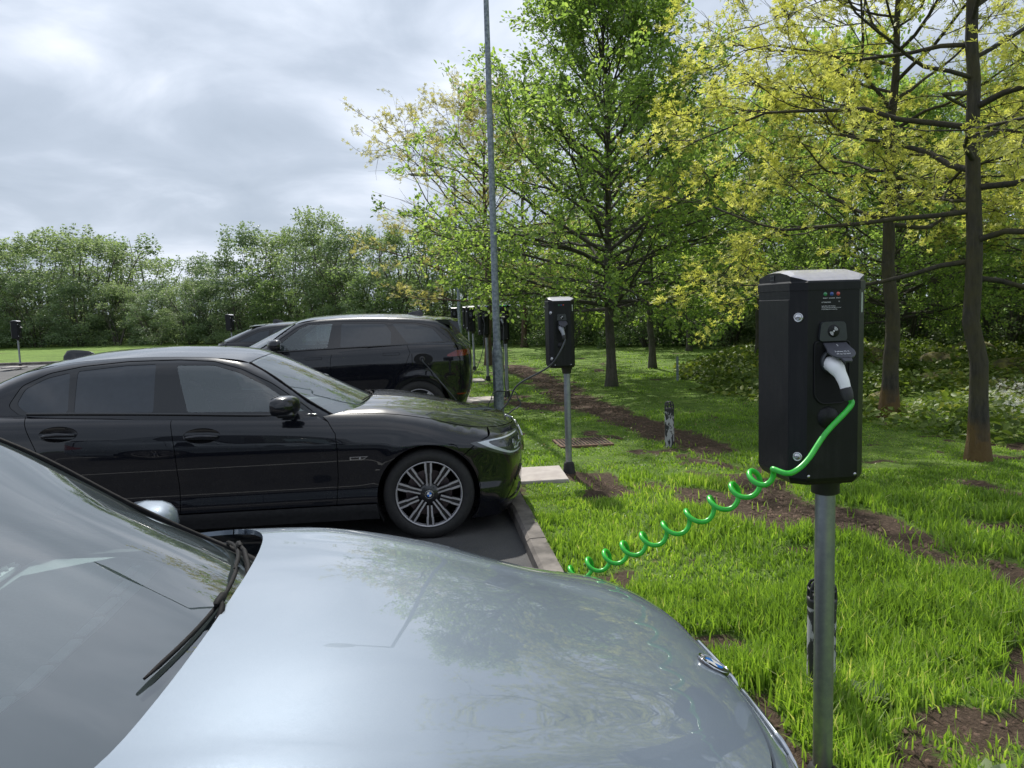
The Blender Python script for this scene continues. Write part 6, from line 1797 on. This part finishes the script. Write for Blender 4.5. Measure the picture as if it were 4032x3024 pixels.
tF, nF = make_tree('tree', 'sparse pale yellow tree rising behind the lamp post with bare twigs against the sky', (-.65, 21.8, GZ), 7.1, .10, [(1.2, 2.2), (2.5, 3.9), (4.0, 3.8), (5.2, 2.3), (6.3, 1.2), (7.1, .3)], L_pale, B_brown, 44, n_limb=34, z0=1.7, leaf=.08, per=12, tmpl=ST, elev=(.15, 1.0), bend=.15, sub_n=8, twig=.5, cover=.7, twn=4)
print('leaves', nA, nB, nC, nD, nE, nF, 'grass', n_gr)

# woodland around the back: a few grown kinds, copied with their own place and size
kinds = [make_bush_tree(101, L_mid, B_grey, 60, 150, 7, 2.6), make_bush_tree(102, L_grey, B_grey, 50, 150, 7, 2.3, spiky=.4), make_bush_tree(103, L_dark, B_grey, 64, 150, 7, 2.8, low=.05), make_bush_tree(104, L_mid, B_grey, 52, 150, 7, 2.4)]
kn = ['mid green thicket tree', 'grey-green willowy tree', 'dark green dense tree', 'rounded green bushy tree']
W = [  # x, y, height, width factor, kind
    (-36.5, 56, 8.4, 1.5, 1), (-33, 54, 8.6, 1.4, 0), (-30.0, 53, 9.0, 1.3, 3), (-27.6, 51.5, 8.0, 1.2, 0), (-25.4, 52.5, 6.9, 1.1, 3), (-34.5, 50.5, 5.6, 1.2, 2), (-30.8, 50, 5.2, 1.2, 1), (-27.4, 49, 4.6, 1.1, 1), (-24.6, 48.5, 4.4, 1.1, 0),
    (-22.9, 50, 4.6, 1.1, 1), (-20.6, 51, 6.2, 1.1, 1), (-18.2, 49, 6.3, 1.1, 1), (-16.2, 48, 8.0, 1.0, 1), (-14.0, 47, 7.4, 1.3, 0), (-12.0, 45, 7.3, 1.15, 2), (-10.6, 43, 8.3, .8, 0), (-19.2, 46.5, 4.4, 1.1, 3), (-15.4, 45, 4.6, 1.1, 3), (-21.6, 47, 3.8, 1.0, 1), (-17.3, 46, 4.2, 1.0, 1), (-12.6, 43.5, 4.2, 1.1, 2),
    (-8.2, 41, 6.3, 1.1, 1), (-6.4, 39.5, 6.2, 1.1, 2), (-4.8, 38, 6.0, 1.1, 2), (-3.0, 36, 6.0, 1.1, 0), (-41, 58, 8.6, 1.5, 0), (-46, 60, 8.8, 1.5, 2), (-1.2, 37.5, 5.8, 1.2, 2), (-9.4, 40.5, 4.0, 1.0, 2), (-6.6, 37.5, 3.8, 1.0, 1),
    (1.4, 36, 5.8, 1.2, 2), (3.9, 34, 6.2, 1.2, 0), (6.2, 31.5, 6.4, 1.2, 2), (8.6, 31, 7.0, 1.2, 2), (11.2, 29.5, 7.2, 1.2, 0), (13.6, 27.5, 7.4, 1.2, 2), (15.8, 25, 8.2, 1.2, 2), (18, 22, 8.4, 1.2, 0), (17.4, 18, 8.0, 1.2, 2), (15.4, 14.5, 7.8, 1.1, 2),
    (5.2, 28.6, 4.2, 1.0, 2), (7.6, 27.4, 3.6, 1.0, 0), (10, 26, 3.8, 1.0, 2), (12.2, 23.8, 3.6, 1.0, 2), (13.6, 21, 3.8, 1.0, 0), (14.2, 17.5, 3.6, .9, 2), (2.4, 31, 3.6, 1.0, 2), (-.9, 33.5, 3.4, 1.0, 2), (11.6, 13.2, 3.4, .8, 2),
    (-22.5, 57, 5.0, 1.2, 2), (-38, 64, 9, 1.6, 2), (-30, 60, 9, 1.6, 2), (-15, 56, 7.0, 1.5, 2), (-9, 50, 6.8, 1.4, 2), (-3, 45, 6.2, 1.4, 2), (3, 42, 6.6, 1.4, 2), (9, 38, 7.6, 1.4, 2), (16, 33, 8.5, 1.4, 2)]
used = set(); rw = np.random.default_rng(9)
cnt = {}; rank = {}
def zone(w):
    a = w[0] / w[1]
    z = 0 if a < -.44 else 1 if a < -.2 else 2 if a < .1 else 3
    row = 'low' if w[2] < 5.3 else ('back' if w[1] > 52 + (w[0] if w[0] < -25 else 0) * .1 or (w[0] > 5 and w[1] > 32) else 'tall')
    return (w[4], z, row)
for i in sorted(range(len(W)), key=lambda i: W[i][0] / W[i][1]):
    q = zone(W[i]); rank[i] = cnt.get(q, 0); cnt[q] = rank[i] + 1
ztx = ['at the far left', 'behind the parked cars', 'behind the charging row', 'behind the right clearing']
rtx = {'low': 'low', 'tall': 'tall', 'back': 'rearmost'}
for i, (x, y, h, wf, k) in enumerate(W):
    o = kinds[k] if k not in used else copy_tree(kinds[k]); used.add(k)
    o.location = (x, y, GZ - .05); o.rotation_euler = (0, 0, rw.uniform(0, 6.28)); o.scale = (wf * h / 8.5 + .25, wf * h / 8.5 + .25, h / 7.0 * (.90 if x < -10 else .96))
    q = zone(W[i]); tag(o, '%s %s %s%s' % (rtx[q[2]], kn[k], ztx[q[1]], (', %s of %d' % (['first', 'second', 'third', 'fourth', 'fifth', 'sixth', 'seventh', 'eighth', 'ninth', 'tenth'][rank[i]], cnt[q])) if cnt[q] > 1 else ''), 'tree', 'trees of the woodland behind the lawn')
# greener trees with real branches in the middle distance on the right
for src, x, y, sc, rz, lb_ in ((tD, 6.6, 20.5, 1.0, 2.0, 'leafy green tree beyond the boulders, directly behind the nearest charging point'), (tD, 9.2, 21.5, 1.25, 4.0, 'leafy green tree at the back of the clearing between the two oak trunks'),
                               (tA, 7.8, 15.6, .72, 1.3, 'spreading green tree behind the thick-trunked tree'), (tC, 9.4, 12.4, .85, 2.2, 'yellow-green tree behind the oak at the right edge'), (tA, 12.0, 17.5, .85, 3.3, 'spreading green tree at the far right of the clearing'), (tD, 5.9, 25.5, 1.0, 5.0, 'green tree at the back edge of the lawn left of the clearing')):
    o = copy_tree(src); o.location = (x, y, GZ); o.rotation_euler = (0, 0, rz); o.scale = (sc, sc, sc); tag(o, lb_, 'tree')

# ------------------------------------------------------------------ light, sky, camera
SUN_AZ = math.radians(-11.0); SUN_EL = math.radians(50)
w = bpy.data.worlds.new('World'); scene.world = w; w.use_nodes = True
nt = w.node_tree; nt.nodes.clear()
out = nt.nodes.new('ShaderNodeOutputWorld')
sky = N(nt, 'TexSky'); sky.sky_type = 'NISHITA'; sky.sun_disc = False; sky.sun_elevation = SUN_EL; sky.sun_rotation = SUN_AZ; sky.air_density = 1.2; sky.dust_density = 1.5
bg1 = N(nt, 'Background'); bg1.inputs[1].default_value = .10; nt.links.new(sky.outputs[0], bg1.inputs[0])
tc = coords(nt, 'Generated')
sep = N(nt, 'SeparateXYZ'); nt.links.new(tc, sep.inputs[0])
def math_(op, a, b=None, c=None):
    n = N(nt, 'Math'); n.operation = op
    for i, v in enumerate((a, b, c)):
        if v is None: continue
        if isinstance(v, (int, float)): n.inputs[i].default_value = v
        else: nt.links.new(v, n.inputs[i])
    return n.outputs[0]
zz = math_('ADD', math_('MAXIMUM', sep.outputs[2], 0.0), .24)
cx = math_('DIVIDE', sep.outputs[0], zz); cy = math_('DIVIDE', sep.outputs[1], zz)
cmb = N(nt, 'CombineXYZ'); nt.links.new(cx, cmb.inputs[0]); nt.links.new(cy, cmb.inputs[1])
n1 = noise_tex(nt, .8, 3, .5, cmb.outputs[0], .3); n2 = noise_tex(nt, 2.0, 6, .52, cmb.outputs[0], .4)
mixn = math_('ADD', math_('MULTIPLY', n1.outputs[0], .55), math_('MULTIPLY', n2.outputs[0], .45))
ccol = ramp(nt, mixn, [(.36, (.30, .355, .43)), (.47, (.38, .435, .52)), (.53, (.48, .535, .625)), (.60, (.66, .70, .78)), (.70, (.80, .83, .90))])
# glow around the hidden sun
sd = Vector((math.sin(SUN_AZ) * math.cos(SUN_EL), math.cos(SUN_AZ) * math.cos(SUN_EL), math.sin(SUN_EL)))
vm = N(nt, 'VectorMath'); vm.operation = 'DOT_PRODUCT'; nt.links.new(tc, vm.inputs[0]); vm.inputs[1].default_value = sd
gl = math_('MULTIPLY', math_('POWER', math_('MAXIMUM', vm.outputs['Value'], 0.0), 6.0), .25)
hz = math_('MULTIPLY', math_('POWER', math_('SUBTRACT', 1.0, math_('MAXIMUM', sep.outputs[2], 0.0)), 14.0), 1.0)
mh = N(nt, 'MixRGB'); nt.links.new(math_('MULTIPLY', hz, .75), mh.inputs[0]); nt.links.new(ccol, mh.inputs[1]); mh.inputs[2].default_value = (.36, .42, .49, 1)
bg2 = N(nt, 'Background'); nt.links.new(mh.outputs[0], bg2.inputs[0]); nt.links.new(math_('ADD', gl, 1.46), bg2.inputs[1])
gap = ramp(nt, mixn, [(.40, 1.0), (.46, .96), (.66, 1.0), (.72, .85)])
mx = N(nt, 'MixShader'); nt.links.new(gap, mx.inputs[0]); nt.links.new(bg1.outputs[0], mx.inputs[1]); nt.links.new(bg2.outputs[0], mx.inputs[2])
nt.links.new(mx.outputs[0], out.inputs[0])
sl = bpy.data.lights.new('sun', 'SUN'); sl.energy = 5.0; sl.angle = math.radians(1.0); sl.color = (1, .96, .88)
so = bpy.data.objects.new('sun', sl); col.objects.link(so); so.rotation_euler = (-sd).to_track_quat('-Z', 'Y').to_euler(); so.location = (0, 0, 30)

cam = bpy.data.cameras.new('camera'); co = bpy.data.objects.new('camera', cam); col.objects.link(co); scene.camera = co
PITCH = math.radians(5.63); ROLL = .030
fwd = Vector((0, math.cos(PITCH), -math.sin(PITCH))); r0_ = Vector((1, 0, 0)); u0 = r0_.cross(fwd); up = math.cos(ROLL) * u0 + math.sin(ROLL) * r0_; rt = fwd.cross(up)
co.matrix_world = Matrix(((rt.x, up.x, -fwd.x, 0), (rt.y, up.y, -fwd.y, 0), (rt.z, up.z, -fwd.z, 1.675), (0, 0, 0, 1)))
cam.sensor_width = 36; cam.lens = 36 * 1662 / 2212; cam.clip_start = .05; cam.clip_end = 4000
scene.view_settings.view_transform = 'Standard'; scene.view_settings.look = 'None'; scene.view_settings.exposure = 0; scene.view_settings.gamma = 1
scene.cycles.max_bounces = 6; scene.cycles.transparent_max_bounces = 12; scene.cycles.transmission_bounces = 3; scene.cycles.diffuse_bounces = 4; scene.cycles.glossy_bounces = 3
scene.cycles.caustics_reflective = False; scene.cycles.caustics_refractive = False
